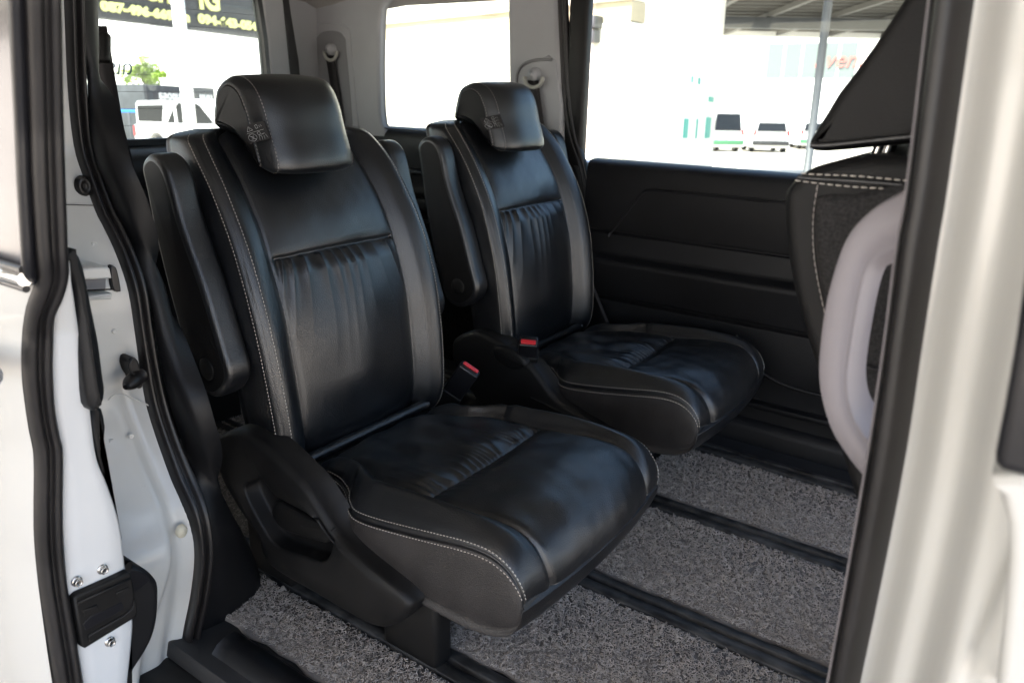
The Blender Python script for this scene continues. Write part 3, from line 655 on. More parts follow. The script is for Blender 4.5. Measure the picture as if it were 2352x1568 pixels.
# ---- headliner and roof
prf = [(.60, 1.27), (.62, 1.31), (.70, 1.345), (.9, 1.362), (1.4, 1.37), (1.9, 1.36), (2.10, 1.345), (2.17, 1.32), (2.20, 1.27)]
xs = np.linspace(-2.46, .78, 30)
def rz(x): return -.06*SS((-2.0-x)/.5)
grid('headliner', [[(x, y, z+rz(x)) for y, z in prf] for x in xs], 'headliner', van)
grid('roof', [[(x, 1.4+(y-1.4)*1.06, z+.045) for y, z in prf] for x in xs], 'paint', van, flip=True)
box('rear_header', RX-.06, RX+.03, .6, 2.2, 1.315, 1.40, 'grey_trim', van, .01)
box('far_header', -2.4, -1.2, 2.165, 2.225, 1.30, 1.36, 'grey_trim', van, .012)
# far outer body below the windows and near rear quarter
box('far_body_side', -2.5, 1.3, 2.235, 2.30, -.22, .775, 'paint', van, .02)
box('near_rear_quarter', -2.5, -1.36, .50, .56, -.22, .80, 'paint', van, .02)
box('near_rear_trim', -2.4, -1.40, .60, .66, -.05, .80, 'soft_plastic', van, .02)
box('near_roof_rail', -2.5, .2, .50, .60, 1.27, 1.40, 'paint', van, .02)
# ---- near rear doorway post: jamb, seal, inner trim
def strip(name, Lp, Rp, Y, prof, m, dx=0., n=120, parent=van):
    L = resample(cat(np.array([ony(a, b, Y) for a, b in Lp]), 8), n=n)
    Lr = cat(np.array(Lp, float), 8); Rr = cat(np.array(Rp, float), 8)
    R0 = np.array([onx(a, b, np.interp(b, Lr[:, 1], [ony(p, q, Y)[0] for p, q in Lr])+dx) for a, b in Rr])
    R = resample(R0, n=n)
    return sweep(name, L, R, prof, m, parent), L, R
sealL = [(132, -620), (156, 0), (164, 201), (178, 335), (198, 402), (228, 486), (248, 525), (275, 582), (302, 662), (317, 756), (330, 840), (345, 923), (365, 990), (385, 1047), (409, 1110), (436, 1167), (452, 1231), (456, 1294), (446, 1378), (429, 1462), (415, 1568), (405, 1640)]
sealM = [(170, -620), (193, 0), (200, 201), (212, 335), (232, 402), (264, 486), (284, 525), (311, 588), (336, 662), (350, 756), (365, 840), (384, 923), (405, 990), (427, 1047), (455, 1110), (476, 1167), (489, 1231), (490, 1294), (478, 1378), (461, 1462), (446, 1568), (437, 1640)]
sealR = [(208, -620), (228, 0), (233, 201), (241, 302), (258, 385), (290, 455), (318, 525), (352, 588), (384, 655), (399, 722), (411, 806), (431, 890), (461, 990), (486, 1047), (521, 1144), (570, 1231), (603, 1311), (609, 1395), (603, 1475), (590, 1568), (585, 1640)]
rib = [(0, -.03), (0, -.002), (.06, .007), (.2, .010), (.34, .006), (.44, -.004), (.50, -.005), (.56, .003), (.68, .010), (.82, .009), (.94, .002), (1, -.010)]
sv, SL, SM = strip('door_seal', sealL, sealM, .62, rib, 'rubber')
inn = [(0, -.012), (.08, -.002), (.3, .006), (.55, .006), (.8, .003), (.95, -.004), (1, -.03)]
L2 = SM+np.array((-.004, 0, 0)); R2 = []
Rr = cat(np.array(sealR, float), 10)
SMpy = resample(cat(np.array(sealM, float), 8), n=120)[:, 1]
for a, b in Rr:
    # same height along the post
    R2.append(onx(a, b, np.interp(b, SMpy, SM[:, 0])-.006))
R2 = resample(np.array(R2), n=120)
sweep('post_trim', L2, R2, inn, 'soft_plastic', van)
# white jamb behind the seal (towards the outside of the body)
J = []
for k, (p, q) in enumerate(zip(SL, np.linspace(0, 1, len(SL)))):
    row = []
    for t in np.linspace(0, 1, 26):
        y = p[1]-.17*t; z = p[2]; pxz = z
        x = p[0]-.012-.028*t
        # pressed step low on the jamb
        s1 = SS((.30-z)/.06)*SS((t-.18-.25*SS((.30-z)/.3))/.10)
        x += .022*s1-.012*G_(t-.12, .08)*SS((.62-z)/.1)
        x += .008*SS((z-.28)/.05)*G_(z-.345, .05)*SS((t-.05)/.2)
        # pressed bowl round the buffer
        x -= .010*G_(z-.505, .055)*G_(t-.22, .16)
        row.append((x, y, z))
    J.append(row)
jm = grid('door_jamb', J, 'jamb_paint', van)
def jx(px, py, off=0):   # a point on the jamb's face
    best = min(range(len(J)), key=lambda i: 0); P = ony(px, py, .58); 
    for _ in range(6):
        z = P[2]; i = int(np.argmin(abs(SL[:, 2]-z))); t = np.clip((SL[i][1]-P[1])/.17, 0, 1); xx = SL[i][0]-.012-.028*t+off; P = onx(px, py, xx)
    return P
for a_, b_ in ((254, 1012), (352, 560), (300, 1000), (330, 1120), (372, 1330), (348, 1440), (215, 560), (262, 760)):
    pc = jx(a_, b_); rg = [[(pc[0]+.004-d_, pc[1]+r_*math.cos(t), pc[2]+r_*math.sin(t)) for t in np.arange(14)*2*math.pi/14] for r_, d_ in ((.0008, .0012), (.0024, .0012), (.0034, .0), (.0042, .0012), (.0046, .005))]
    grid('spot_weld', rg, 'jamb_paint', jm, False, True, True)
# weld line, arm bracket, slot, lower bar, buffer, plug on the jamb
wl = np.array([jx(a, b, .004) for a, b in [(250, 918), (262, 907), (282, 906), (300, 912), (330, 925), (352, 936), (368, 940)]]); tube('weld_line', resample(cat(wl, 6), n=40), .0012, 'jamb_paint', jm, 6)
wl = np.array([jx(a, b, .004) for a, b in [(150, 470), (190, 471), (222, 472)]]); tube('weld_line', resample(wl, n=10), .0008, 'rubber', jm, 5)
def px_slab(name, px, Xp, th, r, m, parent, **k):   # slab lying in a plane X = const, facing +X
    return slab(name, [onx(a, b, Xp)[[1, 2]] for a, b in px], YZ, Xp, Xp-th, r, m, parent, **k)
jb = jx(240, 650)[0]
br = px_slab('arm_bracket', [(190, 616), (248, 612), (254, 618), (257, 640), (190, 643)], jb+.05, .06, .004, 'jamb_paint', jm, smoothn=0)
px_slab('bracket_channel', [(192, 641), (244, 639), (243, 668), (192, 670)], jb+.030, .02, .002, 'grey_trim_dark', br, smoothn=0)
tube('bracket_cable', [onx(195, 667, jb+.05), onx(262, 664, jb+.045)], .0014, 'plastic', br, 6)
px_slab('arm_slot', [(255, 611), (264, 612), (270, 622), (278, 662), (276, 670), (262, 667), (257, 640)], jb+.012, .01, .002, 'gloss_plastic', br, smoothn=2)
px_slab('lower_bar', [(200, 681), (257, 673), (259, 678), (257, 688), (202, 691)], jb+.045, .05, .004, 'jamb_paint', jm, smoothn=0)
pb = jx(310, 850)[0]
bu = px_slab('door_buffer', [(299, 824), (308, 820), (318, 828), (325, 850), (330, 880), (326, 892), (316, 891), (310, 868), (303, 858), (297, 840)], pb+.018, .03, .004, 'rubber', jm, smoothn=2)
c0 = onx(308, 872, pb+.02); dirn = _n(np.array((.55, -.8, -.05)))
rg = []; uu = _n(np.cross(dirn, (0, 0, 1))); vv = np.cross(dirn, uu)
for s, r_ in ((-.02, .013), (.0, .0135), (.012, .0125), (.020, .0095), (.026, .0065), (.030, .004)):
    rg.append([c0+dirn*s+r_*(math.cos(t)*uu+math.sin(t)*vv) for t in np.arange(18)*2*math.pi/18])
grid('buffer_tip', rg, 'rubber', bu, False, True, True)
lp = [onx(a, b, pb+.026) for a, b in [(306, 826), (299, 832), (298, 845), (303, 856), (308, 858)]]; tube('buffer_loop', resample(cat(np.array(lp), 6), n=24), .0022, 'rubber', bu, 6)
pc = jx(415, 1218); rg = [[(pc[0]+.008-d_, pc[1]+r_*math.cos(t), pc[2]+r_*1.25*math.sin(t)) for t in np.arange(20)*2*math.pi/20] for r_, d_ in ((.002, .0), (.007, .0005), (.0095, .003), (.010, .008))]
grid('plug', rg, 'clip', jm, False, True, True)
pc = onx(197, 428, jx(197, 428)[0]+.01); rg = [[(pc[0]-d_, pc[1]+r_*math.cos(t), pc[2]+r_*1.4*math.sin(t)) for t in np.arange(20)*2*math.pi/20] for r_, d_ in ((.002, .004), (.004, .004), (.005, .001), (.009, .0), (.0115, .003), (.0115, .014))]
grid('rubber_stop', rg, 'rubber', jm, False, True, True)
# inner lining of the post towards the seat
0 and box('post_lining', -1.36, -1.135, .66, .735, -.01, .80, 'soft_plastic', van, .03, 4)
# ---- the open sliding door at the left
DY = .33
dL = [(33, -620), (57, 0), (66, 235), (72, 420), (84, 600), (89, 635), (64, 709), (55, 789), (55, 856), (62, 923), (72, 990), (82, 1047), (82, 1210), (90, 1311), (104, 1411), (129, 1568), (142, 1640)]
dR = [(133, -620), (144, 0), (148, 235), (157, 525), (158, 571), (161, 628), (147, 682), (129, 722), (125, 789), (124, 856), (129, 940), (141, 1007), (147, 1043), (147, 1210), (157, 1344), (174, 1445), (194, 1568), (205, 1640)]
def smooth_x(P): return P
dLs = resample(cat(np.array(dL, float), 8), n=140); dRs = resample(cat(np.array(dR, float), 8), n=140)
def door_x(y): return np.interp(y, [-620, 0, 300, 600, 640, 760, 1000, 1300, 1568, 1640], [-.665, -.74, -.785, -.815, -.825, -.875, -.905, -.93, -.93, -.93])
A = np.array([onx(a, b, door_x(b)) for a, b in dLs]); B = np.array([onx(a, b, door_x(b)) for a, b in dRs])
door = thing('tmp', 'x', 'x', (0, 0, 0)); bpy.data.objects.remove(door)
door = sweep('sliding_door', A, B, [(0, -.02), (0, .0), (.06, .006), (.22, .011), (.38, .008), (.48, .0), (.52, -.001), (.58, .005), (.72, .010), (.88, .006), (.97, .0), (1, -.012)], 'rubber', van, label='open sliding door with black rubber edge seal')
fe = [(160, 600), (164, 645), (172, 690), (188, 789), (208, 923), (224, 1047), (248, 1110), (271, 1177), (283, 1231), (291, 1298), (308, 1411), (308, 1462), (297, 1568), (290, 1640)]
le = [(158, 600), (161, 628), (147, 682), (129, 722), (125, 789), (124, 856), (129, 940), (141, 1007), (147, 1043), (147, 1210), (157, 1344), (174, 1445), (194, 1568), (205, 1640)]
ls = resample(cat(np.array(le, float), 8), n=120); rs = resample(cat(np.array(fe, float), 8), n=120)
A2 = np.array([onx(a-4, b, door_x(b)-.004) for a, b in ls]); B2 = np.array([onx(a, b, door_x(b)-.004) for a, b in rs])
sweep('edge_panel', A2, B2, [(0, -.004), (.04, 0), (.3, .001), (.7, .001), (.93, 0), (.985, -.004), (1, -.012)], 'door_paint', door)
# outer skin and glass to the left of the seal: body side, facing the camera
out = []
for b in np.linspace(640, 1700, 50):
    l = np.interp(b, dLs[:, 1], dLs[:, 0]); P = onx(l+3, b, door_x(b)-.006)
    row = []
    for t in np.linspace(0, 1, 24):
        z = P[2]; bul = .035*math.sin(np.clip((z+.1)/1.0, 0, 1)*math.pi)
        row.append((P[0]-.9*t, P[1]-.004-(.012*SS(t/.04))-.03*t-.010*G_(t-.25, .2)*G_(z-.25, .12), z))
    out.append(row)
sk = grid('door_skin', out, 'paint', door, flip=True)
# window of the door with bright moulding
wp = [(40, -60), (57, -60), (66, 235), (72, 420), (83, 636)]
gg = []
for b in np.linspace(-620, 640, 40):
    l = np.interp(b, [-620, 0, 235, 420, 640], [36, 57, 66, 72, 84]); P = onx(l, b, door_x(b)-.006); gg.append([(P[0]-.9*t, P[1]-.004-.02*t, P[2]) for t in np.linspace(0, 1, 10)])
mat('door_glass', (.14, .135, .14), .15, spec=.5, coat=.3, var=.10, varscale=3)
grid('door_window', gg, 'door_glass', door, flip=True)
fr = np.array([onx(np.interp(b, [-620, 0, 235, 420, 640], [36, 57, 66, 72, 84]), b, door_x(b)-.002) for b in np.linspace(-620, 645, 50)])
tube('window_frame', fr+np.array((-.004, -.005, 0)), .0065, 'gloss_plastic', door, 10)
P = onx(84, 628, door_x(628)-.004); rl = np.array([P+np.array((-.9*t, -.012-.02*t, 0)) for t in np.linspace(0, 1, 20)])
for dz, r_, mm in ((-.004, .0075, 'chrome'), (.006, .004, 'gloss_plastic'), (-.014, .004, 'gloss_plastic')):
    tube('window_moulding', rl+np.array((0, 0, dz)), r_, mm, door, 10)
# exterior handle, only its end is in view
hp = ony(-42, 832, A[40][1]-.03); 
hpath = [hp+np.array((.055-.28*t, -.012*math.sin(math.pi*t)-.012, 0)) for t in np.linspace(0, 1, 14)]
tube('door_handle', hpath, [.009*math.sin(math.pi*min(1, max(.06, t)*.9+.08))**.5+.006 for t in np.linspace(0, 1, 14)], 'chrome', door, 12)
# inner trim of the door beyond the painted edge
def door_slab(name, px, off, th, r, m, parent, **k):
    pts = []
    Xp = np.mean([door_x(b) for a, b in px])+off
    return slab(name, [onx(a, b, Xp)[[1, 2]] for a, b in px], YZ, Xp, Xp-th, r, m, parent, **k)
door_slab('inner_trim', [(150, 566), (168, 571), (184, 583), (195, 604), (204, 638), (218, 710), (234, 789), (243, 860), (248, 905), (236, 940), (210, 935), (188, 800), (168, 660), (155, 620)], -.022, .40, .012, 'soft_plastic', door, smoothn=3)
door_slab('inner_trim', [(205, 925), (236, 940), (241, 957), (245, 980), (241, 1047), (246, 1073), (256, 1093), (265, 1143), (273, 1190), (284, 1240), (270, 1240), (220, 1050)], -.03, .40, .006, 'soft_plastic', door, smoothn=0)
pkx = [(286, 1312), (296, 1303), (318, 1301), (340, 1311), (357, 1326), (366, 1342), (368, 1370), (365, 1421), (354, 1464), (336, 1500), (318, 1528), (308, 1548), (300, 1600), (286, 1600)]
po = door_slab('door_pocket', pkx, -.030, .38, .010, 'soft_plastic', door, smoothn=3)
door_slab('pocket_opening', [(296, 1312), (318, 1310), (334, 1318), (344, 1330), (338, 1338), (300, 1362)], -.0275, .004, .001, 'gloss_plastic', po, smoothn=2)
# roller bracket with its slots, three bolts
Xb = door_x(1390)-.004
def bslab(name, px, d0, th, r, m, parent, **k):
    return slab(name, [onx(a, b, Xb)[[1, 2]] for a, b in px], YZ, Xb+d0, Xb+d0-th, r, m, parent, **k)
bk = bslab('latch_bracket', [(158, 1367), (168, 1357), (284, 1306), (292, 1309), (298, 1340), (306, 1400), (303, 1410), (186, 1481), (176, 1476)], .012, .012, .004, 'plastic', door, smoothn=0)
for px in ([(178, 1392), (210, 1379), (214, 1385), (213, 1391), (182, 1405)], [(254, 1352), (284, 1338), (287, 1344), (285, 1350), (257, 1363)]): bslab('rib', px, .0145, .004, .0012, 'plastic', bk, smoothn=0)
bslab('latch_slot', [(180, 1424), (196, 1407), (268, 1375), (272, 1380), (272, 1388), (266, 1394), (186, 1438)], .0126, .002, .0004, 'gloss_plastic', bk, smoothn=0)
for px in ([(190, 1448), (272, 1402), (290, 1388), (296, 1366), (300, 1368), (302, 1392), (296, 1404), (194, 1462)], [(166, 1372), (286, 1318), (287, 1324), (168, 1380)]): bslab('rib', px, .0155, .006, .002, 'plastic', bk, smoothn=0)
for a, b in ((176, 1334), (235, 1306), (252, 1472)):
    c = onx(a, b, Xb+.002); rings = []
    for r_, d_, hexa in ((.0068, 0, 0), (.0068, .0015, 0), (.0056, .0018, 0), (.0054, .002, 1), (.0054, .0065, 1), (.0046, .0075, 1), (.0034, .0068, 0), (.002, .0062, 0)):
        rings.append([c+np.array((d_, r_*(1-.08*hexa*abs(math.sin(3*t)))*math.cos(t), r_*(1-.08*hexa*abs(math.sin(3*t)))*math.sin(t))) for t in np.arange(24)*2*math.pi/24])
    grid('bolt', rings, 'bolt_steel', door, False, True, True)
# ---- front doorway post (B pillar) at the right
BY = .60
bl_ = [(2241, -900), (2134, 0), (2082, 435), (2060, 560), (2030, 800), (1993, 1045), (1950, 1300), (1902, 1568), (1888, 1640)]
br_ = [(2356, -900), (2228, 0), (2166, 435), (2146, 560), (2108, 800), (2072, 1045), (2024, 1300), (1968, 1568), (1954, 1640)]
bA = px_path(bl_, BY, 80); bB = px_path(br_, BY-.005, 80)
sweep('front_door_seal', bA, bB, [(0, -.02), (0, -.002), (.05, .003), (.10, .001), (.13, -.004), (.17, .004), (.35, .010), (.55, .012), (.72, .009), (.84, .0), (.95, -.006), (1, -.02)], 'rubber', van)
cA = px_path([(a-7, b) for a, b in bl_], BY+.012, 60); sweep('post_edge', cA, px_path([(a+8, b) for a, b in bl_], BY+.012, 60), [(0, -.006), (.3, .001), (1, .002)], 'lilac_trim', van)
# painted post outside the seal, stepping out to the body side and the front door
G = []
rowsb = np.linspace(-880, 1660, 110)
for b in rowsb:
    x0 = np.interp(b, [q[1] for q in br_], [q[0] for q in br_])
    P0 = ony(x0-6, b, BY-.002)
    z = P0[2]; row = []
    for t in np.linspace(0, 1, 70):
        X = P0[0]+.30*t
        step = .036*SS((t-.02)/.09)+.055*SS((t-.12)/.10)
        cr = .010*G_(t-(.235+.10*SS((z-.55)/.4)), .012)*SS((.80-z)/.08)*SS((z-.60)/.06)
        y = BY+.006-.012*0-step+cr
        row.append((X, y, z))
    G.append(row)
pt = grid('front_post', G, 'paint', van, flip=True)
fd = [(2277, 1093), (2296, 1140), (2315, 1204), (2317, 1280), (2306, 1420), (2288, 1568), (2280, 1640), (2700, 1640), (2700, 1093)]
fo = slab_px('front_door', fd, .478, .56, .006, 'paint', van, smoothn=0)
slab_px('front_door_moulding', [(2360, 600), (2352, 640), (2330, 800), (2304, 950), (2285, 1045), (2286, 1068), (2300, 1084), (2352, 1099), (2700, 1160), (2700, 600)], .470, .55, .006, 'gloss_plastic', fo, smoothn=0)
# ---- grab handle on the inner post
ho = [(2190, 405), (2120, 425), (2060, 447), (1992, 490), (1945, 545), (1915, 622), (1893, 710), (1880, 820), (1882, 895), (1905, 980), (1940, 1040), (1985, 1097), (2040, 1150), (2100, 1190)]
hm = [(2190, 548), (2120, 551), (2070, 556), (2020, 575), (1992, 600), (1972, 655), (1955, 750), (1940, 850), (1940, 900), (1952, 955), (1975, 1000), (2005, 1035), (2050, 1070), (2100, 1090)]
hi = [(2190, 590), (2120, 592), (2075, 596), (2035, 612), (2016, 635), (2000, 690), (1985, 770), (1974, 850), (1974, 895), (1982, 930), (1998, 958), (2020, 985), (2060, 1010), (2100, 1025)]
HY = .66
O = px_path(ho, HY, 90); Mm = px_path(hm, HY-.004, 90); I = px_path(hi, HY+.022, 90)
G = []
for o_, m_, i_ in zip(O, Mm, I):
    G.append([o_+np.array((0, .05, 0)), o_+np.array((0, .012, 0)), o_+(m_-o_)*.02+np.array((0, .002, 0)), o_+(m_-o_)*.08+np.array((0, -.0015, 0)), o_+(m_-o_)*.5+np.array((0, -.0025, 0)), o_+(m_-o_)*.93, m_+np.array((0, .003, 0)), m_+(i_-m_)*.06+np.array((0, .001, 0)), m_+(i_-m_)*.35+np.array((0, -.003, 0)), m_+(i_-m_)*.75+np.array((0, -.001, 0)), i_, i_+np.array((0, .03, 0))])
hl = grid('grab_handle', G, 'lilac_trim', van, flip=True, label='pale lilac grey loop handle on the front door post')
# ------------------------------------------------------------------ front seat
fs = thing('front_seat', 'black front seat with fabric back and wedge headrest partly hidden by the front door post', 'seat', (-.15, 1.0, 0))
FS = .80
sp = [(1812, 424), (1835, 402), (1880, 380), (1960, 364), (2060, 360), (2200, 356), (2330, 390), (2330, 1300), (2120, 1330), (1990, 1230), (1962, 1150), (1930, 1050), (1902, 950), (1868, 840), (1840, 745), (1816, 650), (1802, 560), (1797, 480), (1800, 445)]
s2 = [ony(a, b, FS)[[0, 2]] for a, b in sp]
bkr = slab('backrest', s2, XZ, FS, 1.24, .014, 'dark_vinyl', fs, both=True, smoothn=4, seg=5)
slab('fabric_back', [ony(a, b, FS-.004)[[0, 2]] for a, b in [(1873, 452), (1960, 446), (2200, 450), (2250, 1000), (2150, 1230), (2010, 1130), (1960, 1010), (1925, 860), (1893, 720), (1872, 600), (1866, 520)]], XZ, FS-.007, FS+.02, .010, 'fabric', bkr, smoothn=2)
sm_ = px_path([(1955, 833), (1990, 842), (2060, 855)], FS-.009, 20); tube('fabric_seam', sm_, .0016, 'gloss_plastic', bkr, 6)
for px, in (([(1838, 398), (1880, 401), (1960, 404), (2040, 411), (2110, 418)],), ([(1826, 414), (1880, 421), (1960, 429), (2040, 434), (2110, 440)],)):
    q = px_path(px, FS-.0035, 60); stitches('stitching', q, np.tile((-.3, -.95, .1), (60, 1)), 'stitch', bkr, ln=.0052, gap=.0026, r=.0008)
q = px_path([(1832, 407), (1880, 411), (1960, 416), (2040, 422), (2110, 430)], FS-.003, 50); tube('welt', q, .0022, 'leather', bkr, 8)
q = px_path([(1878, 425), (1868, 500), (1870, 590), (1888, 690), (1915, 800)], FS-.003, 60); stitches('stitching', q, np.tile((0, -1, 0), (60, 1)), 'stitch_dim', bkr, ln=.006, gap=.001, r=.0006)
hp = [(2140, -90), (2074, -2), (2040, 50), (1998, 112), (1960, 165), (1924, 212), (1896, 258), (1872, 296), (1857, 322), (1856, 338), (1872, 347), (1920, 347), (2000, 340), (2100, 330), (2260, 310), (2300, 100), (2230, -120)]
h2 = [ony(a, b, FS+.03)[[0, 2]] for a, b in hp]
hr = slab('headrest', h2, XZ, FS+.03, 1.19, .012, 'dark_vinyl', fs, both=True, smoothn=4, seg=5)
q = px_path([(1862, 334), (1900, 334), (1980, 326), (2110, 312)], FS+.028, 40); tube('welt', q, .003, 'leather', hr, 8)
for px in ((2003, 352), (2026, 351)):
    p = ony(*px, FS+.09); tube('headrest_post', [p+np.array((-.01, 0, -.06)), p+np.array((.02, 0, .06))], .0062, 'chrome', fs, 12)
box('seat_base', .02, .42, .80, 1.22, -.012, .26, 'plastic', fs, .05, 4)
# ------------------------------------------------------------------ seat belts
def belt(name, label, anchor_px, strap_px, Y, wd, cover=True):
    t = thing('seat_belt', label, 'seat belt', ony(*anchor_px, Y), 'seat belts on the far wall')
    c = ony(*anchor_px, Y-.02)
    P = px_path(strap_px, Y-.012, 24); w_ = np.array((wd/2, 0, 0))
    V = np.array([[p-w_+np.array((0, .0012, 0)), p-w_, p+w_, p+w_+np.array((0, .0012, 0))] for p in P]); grid('strap', V, 'webbing', t, False, True, True)
    rr = [[c+np.array((r_*math.cos(a), d_, r_*1.12*math.sin(a)+.012)) for a in np.arange(20)*2*math.pi/20] for r_, d_ in ((.004, -.014), (.013, -.010), (.018, .0), (.019, .02))]
    grid('anchor_cap', rr, 'grey_trim', t, False, True, True)
    ang = np.linspace(math.radians(200-30), math.radians(370), 22)
    ringp = [c+np.array((.034*math.cos(a), .004, .028*math.sin(a)-.0)) for a in ang]
    tube('guide_ring', ringp, .0065, 'belt_steel', t, 8)
    return t
b1 = belt('b1', 'dark seat belt hanging from the grey middle pillar guide', (1224, 180), [(1224, 185), (1227, 215), (1235, 270), (1244, 330), (1252, 380)], 2.15, .043)
b2 = belt('b2', 'dark seat belt hanging from the grey rear pillar guide', (757, 121), [(757, 128), (762, 160), (770, 210), (778, 270), (784, 330)], 2.145, .046)
b1['label'] = 'dark seat belt hanging from the guide on the pillar behind the far seat'
# near belt falling from the doorway post behind the seat
t = thing('seat_belt', 'wide black seat belt falling diagonally behind the armrest at the doorway post', 'seat belt', ony(345, 560, .92), None)
def strap3(name, px, Yf, wd, parent, m='webbing'):
    V = []
    for (a, b), Y in zip(px, Yf):
        p = ony(a, b, Y); w_ = RT*wd/2; V.append([p-w_+FW*.0012, p-w_, p+w_, p+w_+FW*.0012])
    return grid(name, resample_rows(np.array(V), 24), m, parent, False, True, True)
def resample_rows(V, n): return np.stack([resample(V[:, k], n=n) for k in range(V.shape[1])], 1)
strap3('strap', [(222, 60), (240, 165), (262, 290), (292, 400), (325, 500), (352, 600), (372, 680)], [.86, .87, .885, .895, .90, .905, .91], .040, t)
c = ony(232, 110, .86); obox('belt_guide', c, RT*.035, UP*.06, FW*.02, 'plastic', t, .006)
# lap strap of the far seat
t = thing('seat_belt', 'thin lap strap of a seat belt running down beside the far door', 'seat belt', ony(1395, 740, 2.12), None)
strap3('strap', [(1340, 590), (1356, 645), (1378, 700), (1396, 745)], [2.10, 2.11, 2.11, 2.11], .012, t)
# ------------------------------------------------------------------ the yard outside (level ground; the van stands on a slight slope)
_th = math.atan(514/PF); _up = _n((.016, math.cos(_th), -math.sin(_th))); _fw = _n(np.array((0, 0, 1.))-_up*_up[2]); _rt = np.cross(_up, _fw)
tow = lambda v: RT*v[0]+UP*v[1]+FW*v[2]
BU, BV, BZ = tow(_rt), tow(_fw), tow(_up); CAMH = 1.42
if BU@RT < 0: BU = -BU
BO = C0-BZ*CAMH
BGM = Matrix([[BU[i], BV[i], BZ[i], BO[i]] for i in range(3)]+[[0, 0, 0, 1]])
def bray(x, y):
    d = FW*PF+RT*(x-PW/2)+UP*(PH/2-y); return np.array((d@BU, d@BV, d@BZ))
def atv(x, y, v): d = bray(x, y); return d*(v/d[1])+np.array((0, 0, CAMH))
def atz(x, y, z): d = bray(x, y); return d*((z-CAMH)/d[2])+np.array((0, 0, CAMH))
def yard(name, label, catg, base, ang=0, group=None):
    t = thing(name, label, catg, (0, 0, 0), group); t['_b'] = 1; PLACE.append((t, base, ang)); return t
PLACE = []
mat('concrete', (.50, .455, .395), .85, bump=('noise', 3, .3, .01), var=.12, varscale=.6)
mat('white_wall', (.84, .83, .80), .8, bump=('noise', 8, .2, .01), var=.04, varscale=1.5)
mat('beige_wall', (.66, .62, .54), .85, bump=('noise', 8, .2, .01), var=.06, varscale=1.2)
mat('tan_recess_shade', (.42, .36, .25), .85, var=.15, varscale=2)  # tan tone stands in for the shading of a recess in the upper wall
mat('dark_sign', (.035, .035, .04), .6, var=.2, varscale=2)
mat('grey_block', (.04, .044, .05), .8, var=.25, varscale=1.2)
mat('sign_yellow', (.80, .78, .30), .6)
mat('sign_orange', (.70, .30, .03), .6)
mat('sign_red', (.50, .12, .10), .6)
mat('sign_blue', (.02, .08, .22), .5)
mat('blue_pipe', (.02, .18, .55), .5)
mat('teal', (.05, .33, .28), .6)
mat('steel_grey', (.06, .064, .072), .55, var=.15, varscale=3)
mat('roof_sheet', (.018, .018, .019), .7, var=.2, varscale=2)
mat('purlin', (.09, .085, .08), .6)
mat('car_white', (.78, .78, .78), .3, coat=.5)
mat('car_glass', (.012, .013, .015), .2, spec=.3)
mat('car_dark', (.02, .02, .022), .5)
mat('car_green', (.05, .16, .08), .5)
mat('tail_red', (.5, .02, .02), .3)
mat('tyre', (.02, .02, .02), .8)
mat('leaf', (.22, .32, .04), .6, var=.5, varscale=.7)
mat('bark', (.08, .055, .035), .9)
mat('window_pale', (.13, .15, .145), .3, spec=.6)
# ground: one sheet reaching far out
n = 40; us = np.concatenate([-np.geomspace(400, 1, n), np.geomspace(1, 400, n)]); gy = Noise(6, .3, .3, 90)
g = thing('ground', 'pale concrete yard', 'ground', (0, 0, 0)); bpy.data.objects.remove(g)
go = grid('ground', [[(u, v, 0) for v in us] for u in us], 'concrete', None, flip=True); go.matrix_world = BGM; struct(go)
def facx(px, py, P, ang):   # distance along a facade where the pixel's ray meets it
    d = bray(px, py); c, s = math.cos(ang), math.sin(ang); k = (-P[0]*s+P[1]*c)/(-d[0]*s+d[1]*c); q = d*k; return (q[0]-P[0])*c+(q[1]-P[1])*s, q[2]+CAMH
# sign canopy seen through the tailgate
L, R = atz(228, 42, 3.45), atz(590, 88, 3.45); dv = R-L; ang = math.atan2(dv[1], dv[0]); ln = np.hypot(dv[0], dv[1])
t = yard('sign_canopy', 'dark fascia board with large yellow phone numbers on a white post', 'sign', (L[0], L[1], 0), ang)
box('fascia', -6, ln+1.0, 0, .25, 3.45, 6.4, 'dark_sign', t, .02)
for k in range(5): box('fascia_rib', -6, ln+1.0, -.012, 0, 3.75+k*.42, 3.77+k*.42, 'steel_grey', t, 0)
def txt(body, x, z, size, m, parent, y=-.03, align='LEFT', sx=1.0, **k):
    return text_mesh('lettering', body, size, m, parent, Matrix.Translation((x, y, z)) @ Matrix.Rotation(math.pi/2, 4, 'X') @ Matrix.Diagonal((sx, 1, 1, 1)), ext=.01, align=align, **k)
FA = (L, ang)
def fit(body, px0, px1, py, hpx, m, parent, F=None, y=-.03, off=.0):
    x0, z0 = facx(px0, py, *F); x1, _ = facx(px1, py, *F); _, z1 = facx(px0, py-hpx, *F); size = (z1-z0)/.70
    o = txt(body, 0, 0, size, m, parent, y=y, offset=off); w_ = max(v.co.x for v in o.data.vertices)
    o.data.transform(Matrix.Translation((x0, 0, z0)) @ Matrix.Diagonal(((x1-x0)/w_, 1, 1, 1))); return o
fit('087-496-6693', 231, 409, 23, 20, 'sign_yellow', t, FA, off=.02); fit('\u0e17', 417, 434, 48, 17, 'sign_yellow', t, FA, off=.02); fit('094-643-0548', 455, 600, 52, 19, 'sign_yellow', t, FA, off=.02)
fit('GH1', 330, 405, -3, 45, 'sign_yellow', t, FA, off=.03); fit('IG', 455, 503, 18, 55, 'sign_yellow', t, FA, off=.03); fit('J', 588, 604, 10, 50, 'sign_yellow', t, FA, off=.02)
t = yard('white_post', 'white square post standing before the dark phone number fascia', 'post', tuple(atv(428, 200, 14)[:2])+(0,))
